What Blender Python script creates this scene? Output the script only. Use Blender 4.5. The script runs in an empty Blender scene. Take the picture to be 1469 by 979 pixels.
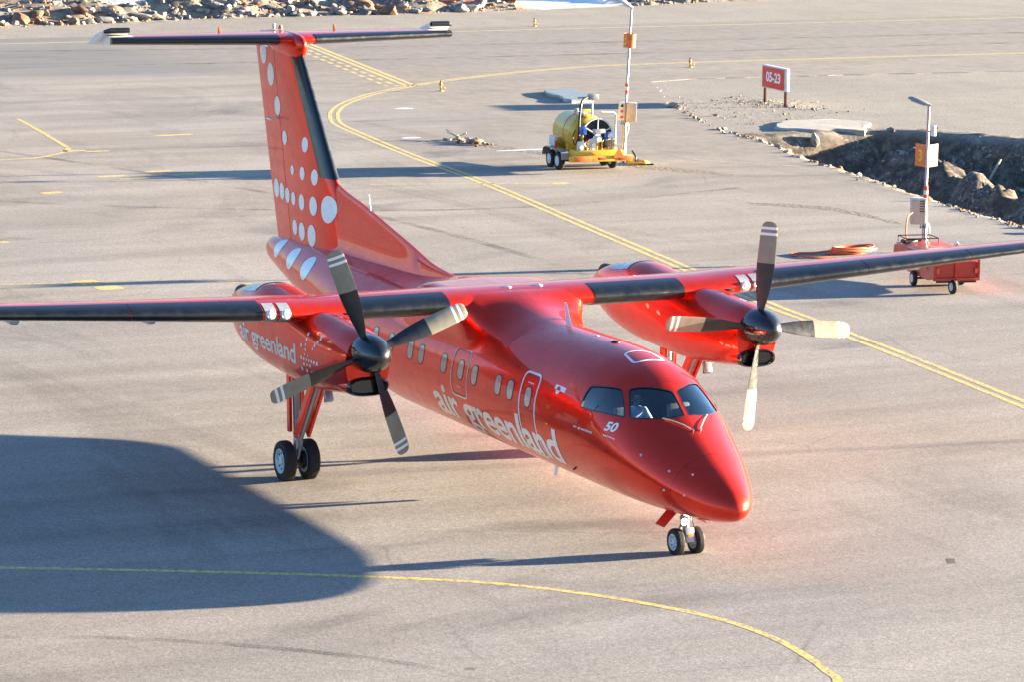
import bpy, bmesh, math, random
import numpy as np
from mathutils import Vector, Matrix
from mathutils.noise import noise as pnoise, fractal as pfractal
D = bpy.data
scene = bpy.context.scene
COL = scene.collection
rad = math.radians
random.seed(7); RNG = np.random.default_rng(7)

# ------------------------------------------------------------ camera
cam = D.cameras.new('camera'); cam.sensor_width = 36.0
cam.lens = math.exp(8.424499) / 1469 * 36.0
cam.clip_start = 1.0; cam.clip_end = 9000
camo = D.objects.new('camera', cam); COL.objects.link(camo)
_R = [[0.43074737784559824, 0.9023744002856109, 0.013309327117686547],
      [-0.16030934619411952, 0.061993748201559076, 0.9851181090137039],
      [0.88812026775767, -0.42647065185438715, 0.17136269461273881]]
M = Matrix(_R).transposed().to_4x4(); M.translation = (54.092413, -25.488381, 12.804898)
camo.matrix_world = M
scene.camera = camo

# ------------------------------------------------------------ daylight
SUN_EL = rad(7.45); SUN_DIR = Vector((0.166, 1.0, 0)).normalized()     # towards the sun, on the ground
world = D.worlds.new('World'); scene.world = world; world.use_nodes = True
wn = world.node_tree; bg = wn.nodes['Background']
sky = wn.nodes.new('ShaderNodeTexSky'); sky.sky_type = 'NISHITA'; sky.sun_disc = False
sky.sun_elevation = SUN_EL; sky.sun_rotation = math.atan2(SUN_DIR.x, SUN_DIR.y)
sky.air_density = 1.0; sky.dust_density = 0.6; sky.ozone_density = 1.0
tint = wn.nodes.new('ShaderNodeMix'); tint.data_type = 'RGBA'; tint.blend_type = 'MULTIPLY'; tint.inputs[0].default_value = 1.0
tint.inputs[7].default_value = (0.38, 0.55, 0.83, 1)          # cold, very clear northern evening air
wn.links.new(sky.outputs[0], tint.inputs[6]); wn.links.new(tint.outputs[2], bg.inputs[0]); bg.inputs[1].default_value = 0.07
sun = D.lights.new('sun', 'SUN'); sun.energy = 5.0; sun.angle = rad(0.6); sun.color = (1.0, 0.83, 0.58)
suno = D.objects.new('sun', sun); COL.objects.link(suno)
sd = Vector((SUN_DIR.x*math.cos(SUN_EL), SUN_DIR.y*math.cos(SUN_EL), math.sin(SUN_EL)))
suno.rotation_euler = sd.to_track_quat('Z', 'Y').to_euler(); suno.location = (20, 60, 30)
vs = scene.view_settings
vs.view_transform = 'Standard'; vs.look = 'None'; vs.gamma = 1; vs.use_curve_mapping = False
vs.exposure = 3.12
scene.render.engine = 'CYCLES'; scene.cycles.max_bounces = 8; scene.cycles.transparent_max_bounces = 12; scene.cycles.caustics_reflective = False; scene.cycles.caustics_refractive = False

# ------------------------------------------------------------ materials
def newmat(name):
    m = D.materials.new(name); m.use_nodes = True
    return m, m.node_tree, m.node_tree.nodes['Principled BSDF']
def N(nt, typ, **kw):
    n = nt.nodes.new(typ)
    for k, v in kw.items():
        if k.startswith('i_'): n.inputs[int(k[2:]) if k[2:].isdigit() else k[2:].replace('_', ' ')].default_value = v
        else: setattr(n, k, v)
    return n
def noise(nt, vec, scale, detail=4, rough=.55, dist=0):
    n = N(nt, 'ShaderNodeTexNoise'); n.inputs['Scale'].default_value = scale
    n.inputs['Detail'].default_value = detail; n.inputs['Roughness'].default_value = rough; n.inputs['Distortion'].default_value = dist
    if vec is not None: nt.links.new(vec, n.inputs['Vector'])
    return n.outputs['Fac']
def ramp(nt, fac, stops):
    r = N(nt, 'ShaderNodeValToRGB'); el = r.color_ramp.elements
    while len(el) < len(stops): el.new(.5)
    for e, (p, c) in zip(el, stops):
        e.position = p; e.color = (c, c, c, 1) if isinstance(c, (int, float)) else (*c, 1)
    nt.links.new(fac, r.inputs[0]); return r.outputs[0]
def mix(nt, a, b, fac, mode='MIX'):
    m = N(nt, 'ShaderNodeMix', data_type='RGBA', blend_type=mode)
    for k, v in ((0, fac), (6, a), (7, b)):
        if isinstance(v, (int, float)): m.inputs[k].default_value = v if k == 0 else (v, v, v, 1)
        elif isinstance(v, tuple): m.inputs[k].default_value = (*v, 1)
        else: nt.links.new(v, m.inputs[k])
    return m.outputs[2]
def math_(nt, op, a, b=None, c=None, clamp=False):
    m = N(nt, 'ShaderNodeMath', operation=op, use_clamp=clamp)
    for k, v in enumerate((a, b, c)):
        if v is None: continue
        if isinstance(v, (int, float)): m.inputs[k].default_value = v
        else: nt.links.new(v, m.inputs[k])
    return m.outputs[0]
def bump(nt, b, h, strength=.3, dist=.01):
    n = N(nt, 'ShaderNodeBump'); n.inputs['Strength'].default_value = strength; n.inputs['Distance'].default_value = dist
    nt.links.new(h, n.inputs['Height']); nt.links.new(n.outputs[0], b.inputs['Normal']); return n
def objco(nt): return N(nt, 'ShaderNodeTexCoord').outputs['Object']
def mapping(nt, vec, scale=(1, 1, 1), rot=(0, 0, 0)):
    m = N(nt, 'ShaderNodeMapping'); m.inputs['Scale'].default_value = scale; m.inputs['Rotation'].default_value = rot
    nt.links.new(vec, m.inputs['Vector']); return m.outputs[0]

MATS = {}
def plain(name, col, rough=.5, metal=0, coat=0, var=.12, vscale=6, bumpk=0, bscale=40):
    """simple surface with procedural wear: colour and gloss both wander a little"""
    m, nt, b = newmat(name); co = objco(nt)
    f = noise(nt, co, vscale, 5, .6)
    c = ramp(nt, f, [(.25, tuple(max(0, k*(1-var*2)) for k in col)), (.6, col), (.8, tuple(min(1, k*(1+var)) for k in col))])
    nt.links.new(c, b.inputs['Base Color'])
    r = ramp(nt, noise(nt, co, vscale*1.7, 4), [(.3, max(0, rough-.08)), (.7, min(1, rough+.1))])
    nt.links.new(r, b.inputs['Roughness'])
    b.inputs['Metallic'].default_value = metal; b.inputs['Coat Weight'].default_value = coat; b.inputs['Coat Roughness'].default_value = .05
    if bumpk: bump(nt, b, noise(nt, co, bscale, 4), bumpk, .01)
    MATS[name] = m; return m

def paint_red(name, seams=True, base=(.84, .030, .008)):
    m, nt, b = newmat(name); co = objco(nt)
    f = noise(nt, mapping(nt, co, (.5, 1, 1.6)), 1.3, 5, .6)
    c = ramp(nt, f, [(.3, tuple(k*.86 for k in base)), (.65, base)])
    g = noise(nt, mapping(nt, co, (1.2, 6, 14)), 1.0, 6, .65)
    c = mix(nt, c, (.30, .03, .02), math_(nt, 'MULTIPLY', ramp(nt, g, [(.56, 0), (.8, 1)]), .35))
    b.inputs['Specular IOR Level'].default_value = .15; b.inputs['Metallic'].default_value = .70
    b.inputs['Coat Weight'].default_value = .62; b.inputs['Coat Roughness'].default_value = .02; b.inputs['Coat IOR'].default_value = 1.5
    nt.links.new(ramp(nt, noise(nt, co, 5, 4), [(.3, .26), (.7, .40)]), b.inputs['Roughness'])
    bmp = bump(nt, b, noise(nt, mapping(nt, co, (.8, 1.4, 1.4)), 1.6, 2, .4), .35, .006)
    bmp2 = N(nt, 'ShaderNodeBump'); bmp2.inputs['Strength'].default_value = .30; bmp2.inputs['Distance'].default_value = .0035
    wob = noise(nt, mapping(nt, co, (1, 1, 1)), 2.6, 3, .5)
    nt.links.new(wob, bmp2.inputs['Height']); nt.links.new(bmp2.outputs[0], b.inputs['Coat Normal'])
    if seams:
        sep = N(nt, 'ShaderNodeSeparateXYZ'); nt.links.new(co, sep.inputs[0])
        t = math_(nt, 'FRACT', math_(nt, 'ADD', math_(nt, 'MULTIPLY', sep.outputs[0], .655), 100.769))
        line = math_(nt, 'LESS_THAN', math_(nt, 'ABSOLUTE', math_(nt, 'SUBTRACT', t, .5)), .0035)
        zt = math_(nt, 'FRACT', math_(nt, 'ADD', math_(nt, 'MULTIPLY', sep.outputs[2], 1.45), 10.02))
        line2 = math_(nt, 'LESS_THAN', math_(nt, 'ABSOLUTE', math_(nt, 'SUBTRACT', zt, .5)), .005)
        ln = math_(nt, 'MAXIMUM', line, math_(nt, 'MULTIPLY', line2, .6))
        c = mix(nt, c, (.10, .006, .006), math_(nt, 'MULTIPLY', ln, .5))
    nt.links.new(c, b.inputs['Base Color'])
    MATS[name] = m; return m

paint_red('red_paint'); paint_red('red_paint_plain', False)
plain('white_decal', (.90, .90, .90), .30, coat=.6, var=.015)
plain('pale_paint', (.74, .74, .75), .35, coat=.5, var=.06)
plain('boot_rubber', (.004, .006, .010), .34, coat=.35, var=.2, vscale=3)
plain('black_gloss', (.010, .010, .011), .25, coat=.7, var=.2)
plain('blade_dark', (.022, .022, .024), .38, coat=.2, var=.2)
plain('blade_pale', (.30, .26, .19), .42, var=.12)
plain('tyre', (.014, .014, .015), .75, var=.25, vscale=12, bumpk=.2)
plain('rim_paint', (.62, .68, .73), .35, metal=.1, var=.15, vscale=14)
plain('strut_grey', (.42, .44, .46), .35, metal=.4, var=.15)
plain('strut_cream', (.62, .60, .50), .4, var=.15)
plain('chrome', (.75, .76, .78), .12, metal=1, var=.05)
plain('dark_metal', (.03, .03, .034), .5, metal=.3, var=.3)
plain('steel', (.55, .57, .60), .28, metal=.9, var=.12)
plain('galvanised', (.36, .37, .37), .42, metal=.55, var=.18, vscale=9)
plain('seal_dark', (.012, .014, .03), .4, coat=.3)
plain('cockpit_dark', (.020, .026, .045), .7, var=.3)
plain('cockpit_grey', (.18, .18, .17), .7, var=.3)
plain('pane_reflection', (.62, .59, .50), .12, coat=.8, var=.15, vscale=9)  # pale colour stands in for sunlit ground mirrored in the cabin glass
plain('cream_box', (.62, .52, .38), .5, var=.12)
plain('yellow_paint', (.72, .43, .03), .38, coat=.4, var=.15)
plain('orange_paint', (.80, .17, .03), .42, coat=.3, var=.12)
plain('cart_red', (.58, .035, .015), .40, coat=.4, var=.14, vscale=3)
plain('sign_red', (.78, .045, .025), .45, var=.06)
plain('sign_back', (.40, .19, .14), .6, var=.12)
plain('rust_post', (.16, .035, .025), .65, var=.25)
plain('white_matt', (.72, .72, .70), .5, var=.08)
plain('blue_paint', (.02, .09, .42), .35, coat=.4)
plain('black_hose', (.012, .012, .012), .5)
plain('orange_cable', (.62, .14, .05), .5, var=.15)
plain('sign_yellow', (.80, .52, .03), .5)
plain('skin', (.60, .36, .25), .5, var=.06)
plain('shirt', (.62, .66, .72), .8, var=.08)
plain('hair', (.045, .028, .018), .7, var=.3)
plain('concrete', (.40, .37, .33), .85, var=.15, vscale=5, bumpk=.4, bscale=18)
plain('rubber_black', (.015, .015, .016), .7)
plain('wood', (.45, .40, .33), .8, var=.2)
plain('ice', (.74, .78, .82), .35, var=.08, bumpk=.3, bscale=9)

def lamp_mat(name, col, k):
    m, nt, b = newmat(name); b.inputs['Base Color'].default_value = (*col, 1)
    b.inputs['Emission Color'].default_value = (*col, 1); b.inputs['Emission Strength'].default_value = k; MATS[name] = m
lamp_mat('lamp_lit', (1, .97, .88), 3.0)

def glass_mat(name, tint, ior=1.5):
    m, nt, b = newmat(name); nt.nodes.remove(b)
    out = [n for n in nt.nodes if n.type == 'OUTPUT_MATERIAL'][0]
    tr = N(nt, 'ShaderNodeBsdfTransparent'); tr.inputs[0].default_value = (*tint, 1)
    gl = N(nt, 'ShaderNodeBsdfGlossy'); gl.inputs['Roughness'].default_value = .02
    fr = N(nt, 'ShaderNodeFresnel'); fr.inputs['IOR'].default_value = ior
    bm = N(nt, 'ShaderNodeBump'); bm.inputs['Strength'].default_value = .12; bm.inputs['Distance'].default_value = .01
    nt.links.new(noise(nt, objco(nt), 4, 2), bm.inputs['Height']); nt.links.new(bm.outputs[0], gl.inputs['Normal'])
    mx = N(nt, 'ShaderNodeMixShader')
    nt.links.new(math_(nt, 'MULTIPLY_ADD', fr.outputs[0], 2.4, .03, clamp=True), mx.inputs[0])
    nt.links.new(tr.outputs[0], mx.inputs[1]); nt.links.new(gl.outputs[0], mx.inputs[2]); nt.links.new(mx.outputs[0], out.inputs[0])
    MATS[name] = m
glass_mat('windscreen_glass', (.80, .88, .96)); glass_mat('lamp_glass', (.9, .92, .95))

# ------------------------------------------------------------ mesh helpers
class MB:
    """collects shapes and links them as ONE mesh object"""
    def __init__(s): s.v = []; s.f = []; s.m = []; s.mats = []; s.sm = []
    def mi(s, mat):
        if mat not in s.mats: s.mats.append(mat)
        return s.mats.index(mat)
    def add(s, V, F, mat, T=None, smooth=True):
        o = len(s.v); k = s.mi(mat)
        for q in V:
            q = Vector(q)
            s.v.append(tuple(T @ q) if T is not None else tuple(q))
        for i, f in enumerate(F):
            s.f.append([a + o for a in f]); s.m.append(k); s.sm.append(smooth)
        return s
    def box(s, c, d, mat, T=None, bev=.0, R=None):
        x, y, z = [k/2 for k in d]
        if bev <= 0: bev = min(d)*.06
        bm = bmesh.new(); bmesh.ops.create_cube(bm, size=1)
        bmesh.ops.scale(bm, vec=d, verts=bm.verts)
        bmesh.ops.bevel(bm, geom=bm.edges[:], offset=min(bev, min(d)*.45), segments=2, affect='EDGES', profile=.6)
        if R is not None: bmesh.ops.rotate(bm, matrix=R, verts=bm.verts)
        bmesh.ops.translate(bm, vec=c, verts=bm.verts)
        bm.verts.index_update()
        s.add([v.co[:] for v in bm.verts], [[v.index for v in f.verts] for f in bm.faces], mat, T, False); bm.free(); return s
    def tube(s, pts, r, mat, n=10, T=None, caps=True, closed=False):
        pts = [Vector(q) for q in pts]; L = len(pts); rs = r if isinstance(r, (list, tuple)) else [r]*L
        V = []; F = []; prev = None
        for i, q in enumerate(pts):
            if closed: t = pts[(i+1) % L] - pts[i-1]
            else: t = pts[min(i+1, L-1)] - pts[max(i-1, 0)]
            t.normalize()
            if prev is None: a = t.orthogonal().normalized()
            else: a = (prev - t*prev.dot(t)).normalized()
            prev = a; b = t.cross(a)
            for k in range(n):
                w = 2*math.pi*k/n; V.append(q + (a*math.cos(w) + b*math.sin(w))*rs[i])
        R_ = L if closed else L-1
        for i in range(R_):
            for k in range(n):
                j = (i+1) % L
                F.append([i*n+k, i*n+(k+1) % n, j*n+(k+1) % n, j*n+k])
        if caps and not closed: F.append(list(range(n))[::-1]); F.append([(L-1)*n+k for k in range(n)])
        return s.add(V, F, mat, T)
    def lathe(s, prof, mat, n=32, T=None, axis='z', caps=True):
        """prof: (radius, height) pairs, spun round the axis"""
        V = []; F = []
        for r, h in prof:
            for k in range(n):
                w = 2*math.pi*k/n; c, d = r*math.cos(w), r*math.sin(w)
                V.append((c, d, h) if axis == 'z' else ((h, c, d) if axis == 'x' else (d, h, c)))
        for i in range(len(prof)-1):
            for k in range(n): F.append([i*n+k, i*n+(k+1) % n, (i+1)*n+(k+1) % n, (i+1)*n+k])
        if caps: F.append([k for k in range(n)][::-1]); F.append([(len(prof)-1)*n+k for k in range(n)])
        return s.add(V, F, mat, T)
    def loft(s, rings, mat, T=None, caps=True, closed=True, smooth=True):
        n = len(rings[0]); V = [q for r in rings for q in r]; F = []
        for i in range(len(rings)-1):
            for k in range(n if closed else n-1):
                F.append([i*n+k, i*n+(k+1) % n, (i+1)*n+(k+1) % n, (i+1)*n+k])
        if caps and closed: F.append(list(range(n))[::-1]); F.append([(len(rings)-1)*n+k for k in range(n)])
        return s.add(V, F, mat, T, smooth)
    def prism(s, outline, t, mat, T=None, bev=0):
        """flat outline in xy, thickness t along z"""
        n = len(outline)
        V = [(x, y, 0) for x, y in outline] + [(x, y, t) for x, y in outline]
        F = [list(range(n))[::-1], [n+k for k in range(n)]] + [[k, (k+1) % n, n+(k+1) % n, n+k] for k in range(n)]
        return s.add(V, F, mat, T, False)
    def build(s, name, parent=None, angle=35, origin=None):
        me = D.meshes.new(name); me.from_pydata(s.v, [], s.f)
        for k in s.mats: me.materials.append(MATS[k])
        me.polygons.foreach_set('material_index', s.m); me.polygons.foreach_set('use_smooth', [True]*len(s.f))
        bm = bmesh.new(); bm.from_mesh(me); bmesh.ops.recalc_face_normals(bm, faces=bm.faces)
        bm.to_mesh(me); bm.free()
        me.set_sharp_from_angle(angle=rad(angle)); me.update()
        o = D.objects.new(name, me); COL.objects.link(o)
        if parent: o.parent = parent
        return o

def thing(name, label, cat, loc=(0, 0, 0), rotz=0, group=None):
    o = D.objects.new(name, None); COL.objects.link(o); o.location = loc; o.rotation_euler = (0, 0, rotz)
    o.empty_display_size = .3
    o['label'] = label; o['category'] = cat
    if group: o['group'] = group
    return o
def tag(o, label, cat, group=None):
    o['label'] = label; o['category'] = cat
    if group: o['group'] = group
    return o
def struct(o, kind='structure'): o['kind'] = kind; return o
def TR(loc=(0, 0, 0), rz=0, ry=0, rx=0):
    return Matrix.Translation(loc) @ Matrix.Rotation(rz, 4, 'Z') @ Matrix.Rotation(ry, 4, 'Y') @ Matrix.Rotation(rx, 4, 'X')


# ============================================================ SETTING: ground, asphalt, markings, rocks
def inpoly(x, y, P):
    c = np.zeros(x.shape, bool); n = len(P)
    for i in range(n):
        x1, y1 = P[i]; x2, y2 = P[(i+1) % n]
        with np.errstate(divide='ignore', invalid='ignore'):
            t = ((y1 > y) != (y2 > y)) & (x < (x2-x1)*(y-y1)/((y2-y1) if y2 != y1 else 1e-9) + x1)
        c ^= t
    return c
def polydist(x, y, P, closed=True):
    d = np.full(x.shape, 1e9); n = len(P)
    for i in range(n if closed else n-1):
        a = np.array(P[i]); b = np.array(P[(i+1) % n]); ab = b-a
        t = np.clip(((x-a[0])*ab[0] + (y-a[1])*ab[1])/(ab@ab+1e-12), 0, 1)
        d = np.minimum(d, np.hypot(x-a[0]-t*ab[0], y-a[1]-t*ab[1]))
    return d
def sstep(a, b, x):
    t = np.clip((x-a)/(b-a), 0, 1); return t*t*(3-2*t)
def vnoise(x, y, sc, seed=0, octv=4):
    out = np.zeros(x.shape); fx = x.ravel()*sc; fy = y.ravel()*sc
    out = np.array([pfractal(Vector((a, b, seed*7.7)), 1.0, 2.1, octv) for a, b in zip(fx, fy)])
    return out.reshape(x.shape)

EDGE = [(-68.6, 40.4), (-61.53, 37.11), (-56.26, 35.21), (-51.25, 33.98), (-47.59, 33.55), (-42.61, 32.25), (-36.56, 31.11), (-30.6, 30.01), (-27.7, 29.66), (-24.5, 29.25), (-20.86, 28.94), (-10, 27.6), (10, 26)]
DITCH = [(-49.9, 34.2), (-47.59, 33.75), (-42.61, 32.45), (-36.56, 31.31), (-30.6, 30.21), (-27.7, 29.86), (-24.5, 29.45), (-20.86, 29.14), (-14, 28.6),
         (-13, 34), (-26, 42), (-36, 46.5), (-42.6, 44.8), (-45.4, 43.4), (-48.7, 41.7), (-49.9, 40.6), (-50.2, 39.6), (-50.0, 37.4), (-49.9, 35.6)]
def cat_(*a): return np.unique(np.concatenate(a).round(4))
gx = cat_(np.array([-4000, -1500, -700, -400, -320, -260, -230]), np.arange(-210, -104, .55), np.arange(-104, -54, 5.), np.arange(-54, -12, .24), np.arange(-12, 60, 8.), np.array([80, 150, 400, 1200, 4000]))
gy = cat_(np.array([-4000, -1200, -400, -150, -60]), np.arange(-30, 12, 6.), np.arange(12, 28, 1.2), np.arange(28, 50, .24), np.arange(50, 110, 1.2), np.arange(110, 160, 8.), np.array([200, 400, 1200, 4000]))
X, Y = np.meshgrid(gx, gy, indexing='ij')
def rockline(y): return np.interp(y, [-200, 20, 29, 35.6, 48.5, 55, 63.5, 80, 200], [-107.5, -108, -110.6, -112.5, -113.2, -113.9, -116, -120, -128])
Z = np.zeros(X.shape)
near = (X > -55) & (X < -11) & (Y > 27) & (Y < 50)
xn, yn = X[near], Y[near]
dd = polydist(xn, yn, DITCH); ins = inpoly(xn, yn, DITCH)
wob = vnoise(xn, yn, .8, 1)*.35
dd2 = np.maximum(0, dd + wob*.6)
dep = np.where(ins, -1.75*sstep(0.0, 1.7, dd2) , 0)
n1 = vnoise(xn, yn, .55, 2, 5); n2 = vnoise(xn, yn, 2.6, 3, 4)
ridge = np.exp(-(polydist(xn, yn, [(-46.5, 39.4), (-41.1, 38.2), (-36.4, 36.7), (-30, 34.6), (-24, 33.5)], False)/1.15)**2)*1.15
dep = np.where(ins, dep + (n1*.60 + n2*.30 + ridge)*sstep(0, 1.2, dd2), 0)
dep = np.where(ins, np.minimum(dep, .05), 0)
rim = np.where(~ins & (dd < 1.4) , (np.clip(n2, 0, 1)*.16 + np.clip(n1, 0, 1)*.12)*(1-sstep(.2, 1.4, dd)), 0)
onasph = yn < np.interp(xn, [q[0] for q in EDGE], [q[1] for q in EDGE]) + .15
Z[near] = np.where(ins, dep, np.where(onasph, 0, rim)) 
far = (X < -104) & (X > -215) & (Y > -30) & (Y < 165)
xf, yf = X[far], Y[far]; dline = rockline(yf) - xf
snowdist = np.minimum(np.hypot((xf+121)/9.0, (yf-59.8)/4.4), np.hypot((xf+138)/14, (yf-64)/9))
snow2 = 1 - sstep(.7, 1.1, np.minimum(np.hypot((xf+118)/4.0, (yf-31.0)/2.4), np.hypot((xf+121)/5.0, (yf-44)/2.0)) + vnoise(xf, yf, .5, 19)*.3)
snow_f = 1 - sstep(.8, 1.15, snowdist + vnoise(xf, yf, .3, 9)*.15)
h1 = vnoise(xf, yf, .16, 4, 5); h2 = vnoise(xf, yf, .75, 5, 5); h3 = np.abs(vnoise(xf, yf, .33, 6, 4))
hill = sstep(0, 6, dline)*(1.0 + h1*1.5 + h3*.9 + .035*np.clip(dline, 0, 60)) + sstep(0, 1.2, dline)*(h2*.55+.15)
hill = hill*(1-snow_f*.97)
hill = np.where(hill < .02, .02, hill)*sstep(-.2, .5, dline)
edgefade = sstep(-30, -18, yf)*(1-sstep(140, 160, yf))*(1-sstep(80, 95, -104-xf))
Z[far] = hill*edgefade
zone = np.zeros(X.shape+(3,))                  # R dug soil, G rocky ground, B snow
zone[..., 0][near] = np.where(ins, sstep(-.1, .5, dd2), 0) + np.where(~ins & ~onasph, 1-sstep(.0, .7, dd+wob), 0)
zone[..., 1][far] = sstep(-.6, .6, dline + vnoise(xf, yf, .9, 8)*.7)
zone[..., 2][far] = np.maximum(snow_f, snow2)*sstep(0, 1, dline)
nx, ny = X.shape
idx = np.arange(nx*ny).reshape(nx, ny)
faces = np.stack([idx[:-1, :-1], idx[1:, :-1], idx[1:, 1:], idx[:-1, 1:]], -1).reshape(-1, 4)
me = D.meshes.new('ground'); me.from_pydata(np.stack([X, Y, Z], -1).reshape(-1, 3).tolist(), [], faces.tolist())
at = me.color_attributes.new('zone', 'FLOAT_COLOR', 'POINT')
at.data.foreach_set('color', np.concatenate([zone, np.ones(X.shape+(1,))], -1).astype(np.float32).ravel())
me.polygons.foreach_set('use_smooth', [True]*len(faces))
ground = D.objects.new('ground', me); COL.objects.link(ground); struct(ground)

m, nt, b = newmat('open_ground'); co = objco(nt)
vc = N(nt, 'ShaderNodeVertexColor', layer_name='zone'); sp = N(nt, 'ShaderNodeSeparateColor'); nt.links.new(vc.outputs[0], sp.inputs[0])
fine = noise(nt, co, 9, 6, .75); mid = noise(nt, co, .7, 5, .6); big = noise(nt, co, .09, 4, .6)
gravel = ramp(nt, fine, [(.30, (.10, .09, .08)), (.48, (.235, .213, .188)), (.68, (.46, .42, .365))])
gravel = mix(nt, gravel, (.36, .32, .28), ramp(nt, mid, [(.35, 0), (.75, .6)]))
gravel = mix(nt, gravel, (.17, .155, .145), ramp(nt, big, [(.45, 0), (.7, .5)]))
soil = ramp(nt, noise(nt, co, 2.2, 8, .72), [(.3, (.035, .028, .024)), (.5, (.10, .08, .062)), (.68, (.24, .19, .14)), (.8, (.42, .36, .29))])
frost = ramp(nt, noise(nt, co, 5.5, 6, .75, .6), [(.54, 0), (.64, .8)])
soil = mix(nt, soil, (.55, .56, .58), math_(nt, 'MULTIPLY', frost, ramp(nt, noise(nt, co, .5, 3), [(.45, 0), (.6, 1)])))
vor = N(nt, 'ShaderNodeTexVoronoi'); vor.inputs['Scale'].default_value = 1.6; vor.inputs['Randomness'].default_value = 1
nt.links.new(mix(nt, co, noise(nt, co, 2, 4), .12), vor.inputs['Vector'])
rk = ramp(nt, vor.outputs['Color'], [(.2, (.07, .075, .085)), (.45, (.22, .20, .18)), (.6, (.42, .36, .27)), (.8, (.17, .06, .03)), (.95, (.46, .42, .34))])
rk = mix(nt, rk, ramp(nt, noise(nt, co, 1.1, 8, .7), [(.3, (.03, .03, .035)), (.5, (.26, .22, .17)), (.62, (.20, .07, .03)), (.72, (.50, .45, .36))]), .6)
c = mix(nt, gravel, soil, sp.outputs[0]); c = mix(nt, c, rk, sp.outputs[1]); c = mix(nt, c, (.80, .83, .87), sp.outputs[2])
nt.links.new(c, b.inputs['Base Color']); b.inputs['Roughness'].default_value = .92; b.inputs['Specular IOR Level'].default_value = .25
hb = math_(nt, 'ADD', math_(nt, 'MULTIPLY', noise(nt, co, 5, 7, .75), .7), math_(nt, 'MULTIPLY', fine, .25))
bump(nt, b, hb, .55, .05); me.materials.append(m)

# --- far hills all round the airfield (behind and beside the camera; the paintwork mirrors them)
RR = [(420, -.5), (560, .35), (760, .9), (1050, 1.0), (1500, .3), (1700, -.5)]; nA = 260; V = []
for r, k in RR:
    for i in range(nA):
        a = 2*math.pi*i/nA; q = Vector((math.cos(a)*3.1, math.sin(a)*3.1, r*.002)); sunny = max(0, math.cos(a-math.atan2(SUN_DIR.y, SUN_DIR.x)))
        h = .42*(55 + 60*pfractal(q, 1.0, 2.1, 6) + 40*abs(pnoise(q*2.3)))*(1-.62*sunny)
        rr_ = r*(1+.12*pnoise(q*1.7)); V.append((rr_*math.cos(a), rr_*math.sin(a), max(-20, h*k if k > 0 else -20)))
mb = MB(); mb.v = V; mb.m = []; k0 = mb.mi('white_matt')
for j in range(len(RR)-1):
    for i in range(nA): mb.f.append([j*nA+i, j*nA+(i+1) % nA, (j+1)*nA+(i+1) % nA, (j+1)*nA+i]); mb.m.append(0)
hm, hnt, hb_ = newmat('hill_rock'); hco = objco(hnt)
hc = ramp(hnt, noise(hnt, hco, .02, 8, .65), [(.35, (.05, .045, .045)), (.55, (.12, .10, .085)), (.66, (.16, .13, .11)), (.72, (.62, .64, .68))])
hnt.links.new(hc, hb_.inputs['Base Color']); hb_.inputs['Roughness'].default_value = .95; bump(hnt, hb_, noise(hnt, hco, .05, 8), .8, 4); MATS['hill_rock'] = hm
mb.mats = ['hill_rock']; struct(mb.build('hills', angle=50))

# --- asphalt: one sheet for apron and taxiway
def jitter_poly(P, step, amp, seed):
    out = []; n = len(P)
    for i in range(n):
        a = np.array(P[i]); c_ = np.array(P[(i+1) % n]); L = np.linalg.norm(c_-a); k = max(1, int(L/step)) if L < 130 else 1
        for j in range(k):
            q = a + (c_-a)*j/k
            d = (pnoise(Vector((q[0]*.9, q[1]*.9, seed)))*amp + pnoise(Vector((q[0]*3.1, q[1]*3.1, seed+5)))*amp*.5)
            nrm = np.array([-(c_-a)[1], (c_-a)[0]])/max(L, 1e-6)
            out.append(tuple(q + nrm*d))
    return out
AP = [(10, 25.8), (-10, 27.4)] + [(x, y) for x, y in EDGE[:-2][::-1]] + [(-70.9, 41.2), (-71.69, 44.01), (-71.4, 51.14), (-70.5, 63), (-70, 90), (-69.5, 200), (-104.5, 200), (-103.6, 90), (-102.7, 50), (-101.9, 16), (-101.5, -20), (-101, -300), (300, -300), (300, 26), (60, 26)]
APj = jitter_poly(AP, .45, .16, 3)
bm = bmesh.new()
vts = [bm.verts.new((x, y, .02)) for x, y in APj]; fc = bm.faces.new(vts)
if fc.normal.z < 0: fc.normal_flip()
ex = bmesh.ops.extrude_edge_only(bm, edges=bm.edges[:])
for v in [g for g in ex['geom'] if isinstance(g, bmesh.types.BMVert)]: v.co.z = -.16
bmesh.ops.triangulate(bm, faces=[f for f in bm.faces if len(f.verts) > 4]); bmesh.ops.recalc_face_normals(bm, faces=bm.faces)
me = D.meshes.new('asphalt_apron'); bm.to_mesh(me); bm.free()
if me.polygons[0].normal.z < 0 and abs(me.polygons[0].normal.z) > .9: me.flip_normals()
apron = D.objects.new('asphalt_apron', me); COL.objects.link(apron); struct(apron)

m, nt, b = newmat('asphalt'); co = objco(nt)
sep = N(nt, 'ShaderNodeSeparateXYZ'); nt.links.new(co, sep.inputs[0])
g1 = noise(nt, co, 26, 3, .8); g2 = noise(nt, co, 70, 2, .8); g3 = noise(nt, co, 8, 5, .7)
grain = ramp(nt, math_(nt, 'ADD', math_(nt, 'MULTIPLY', g1, .55), math_(nt, 'MULTIPLY', g2, .45)), [(.38, (.08, .074, .070)), (.47, (.235, .217, .203)), (.54, (.33, .305, .284)), (.64, (.62, .575, .535))])
base = mix(nt, grain, ramp(nt, g3, [(.3, (.20, .184, .172)), (.7, (.32, .295, .275))]), .38)
st = noise(nt, mapping(nt, co, (.9, .11, 1), (0, 0, rad(8))), .55, 7, .62, .3)          # long traffic streaks
base = mix(nt, base, mix(nt, base, (.62, .60, .60), 1, 'MULTIPLY'), ramp(nt, st, [(.42, 0), (.72, .75)]))
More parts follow.
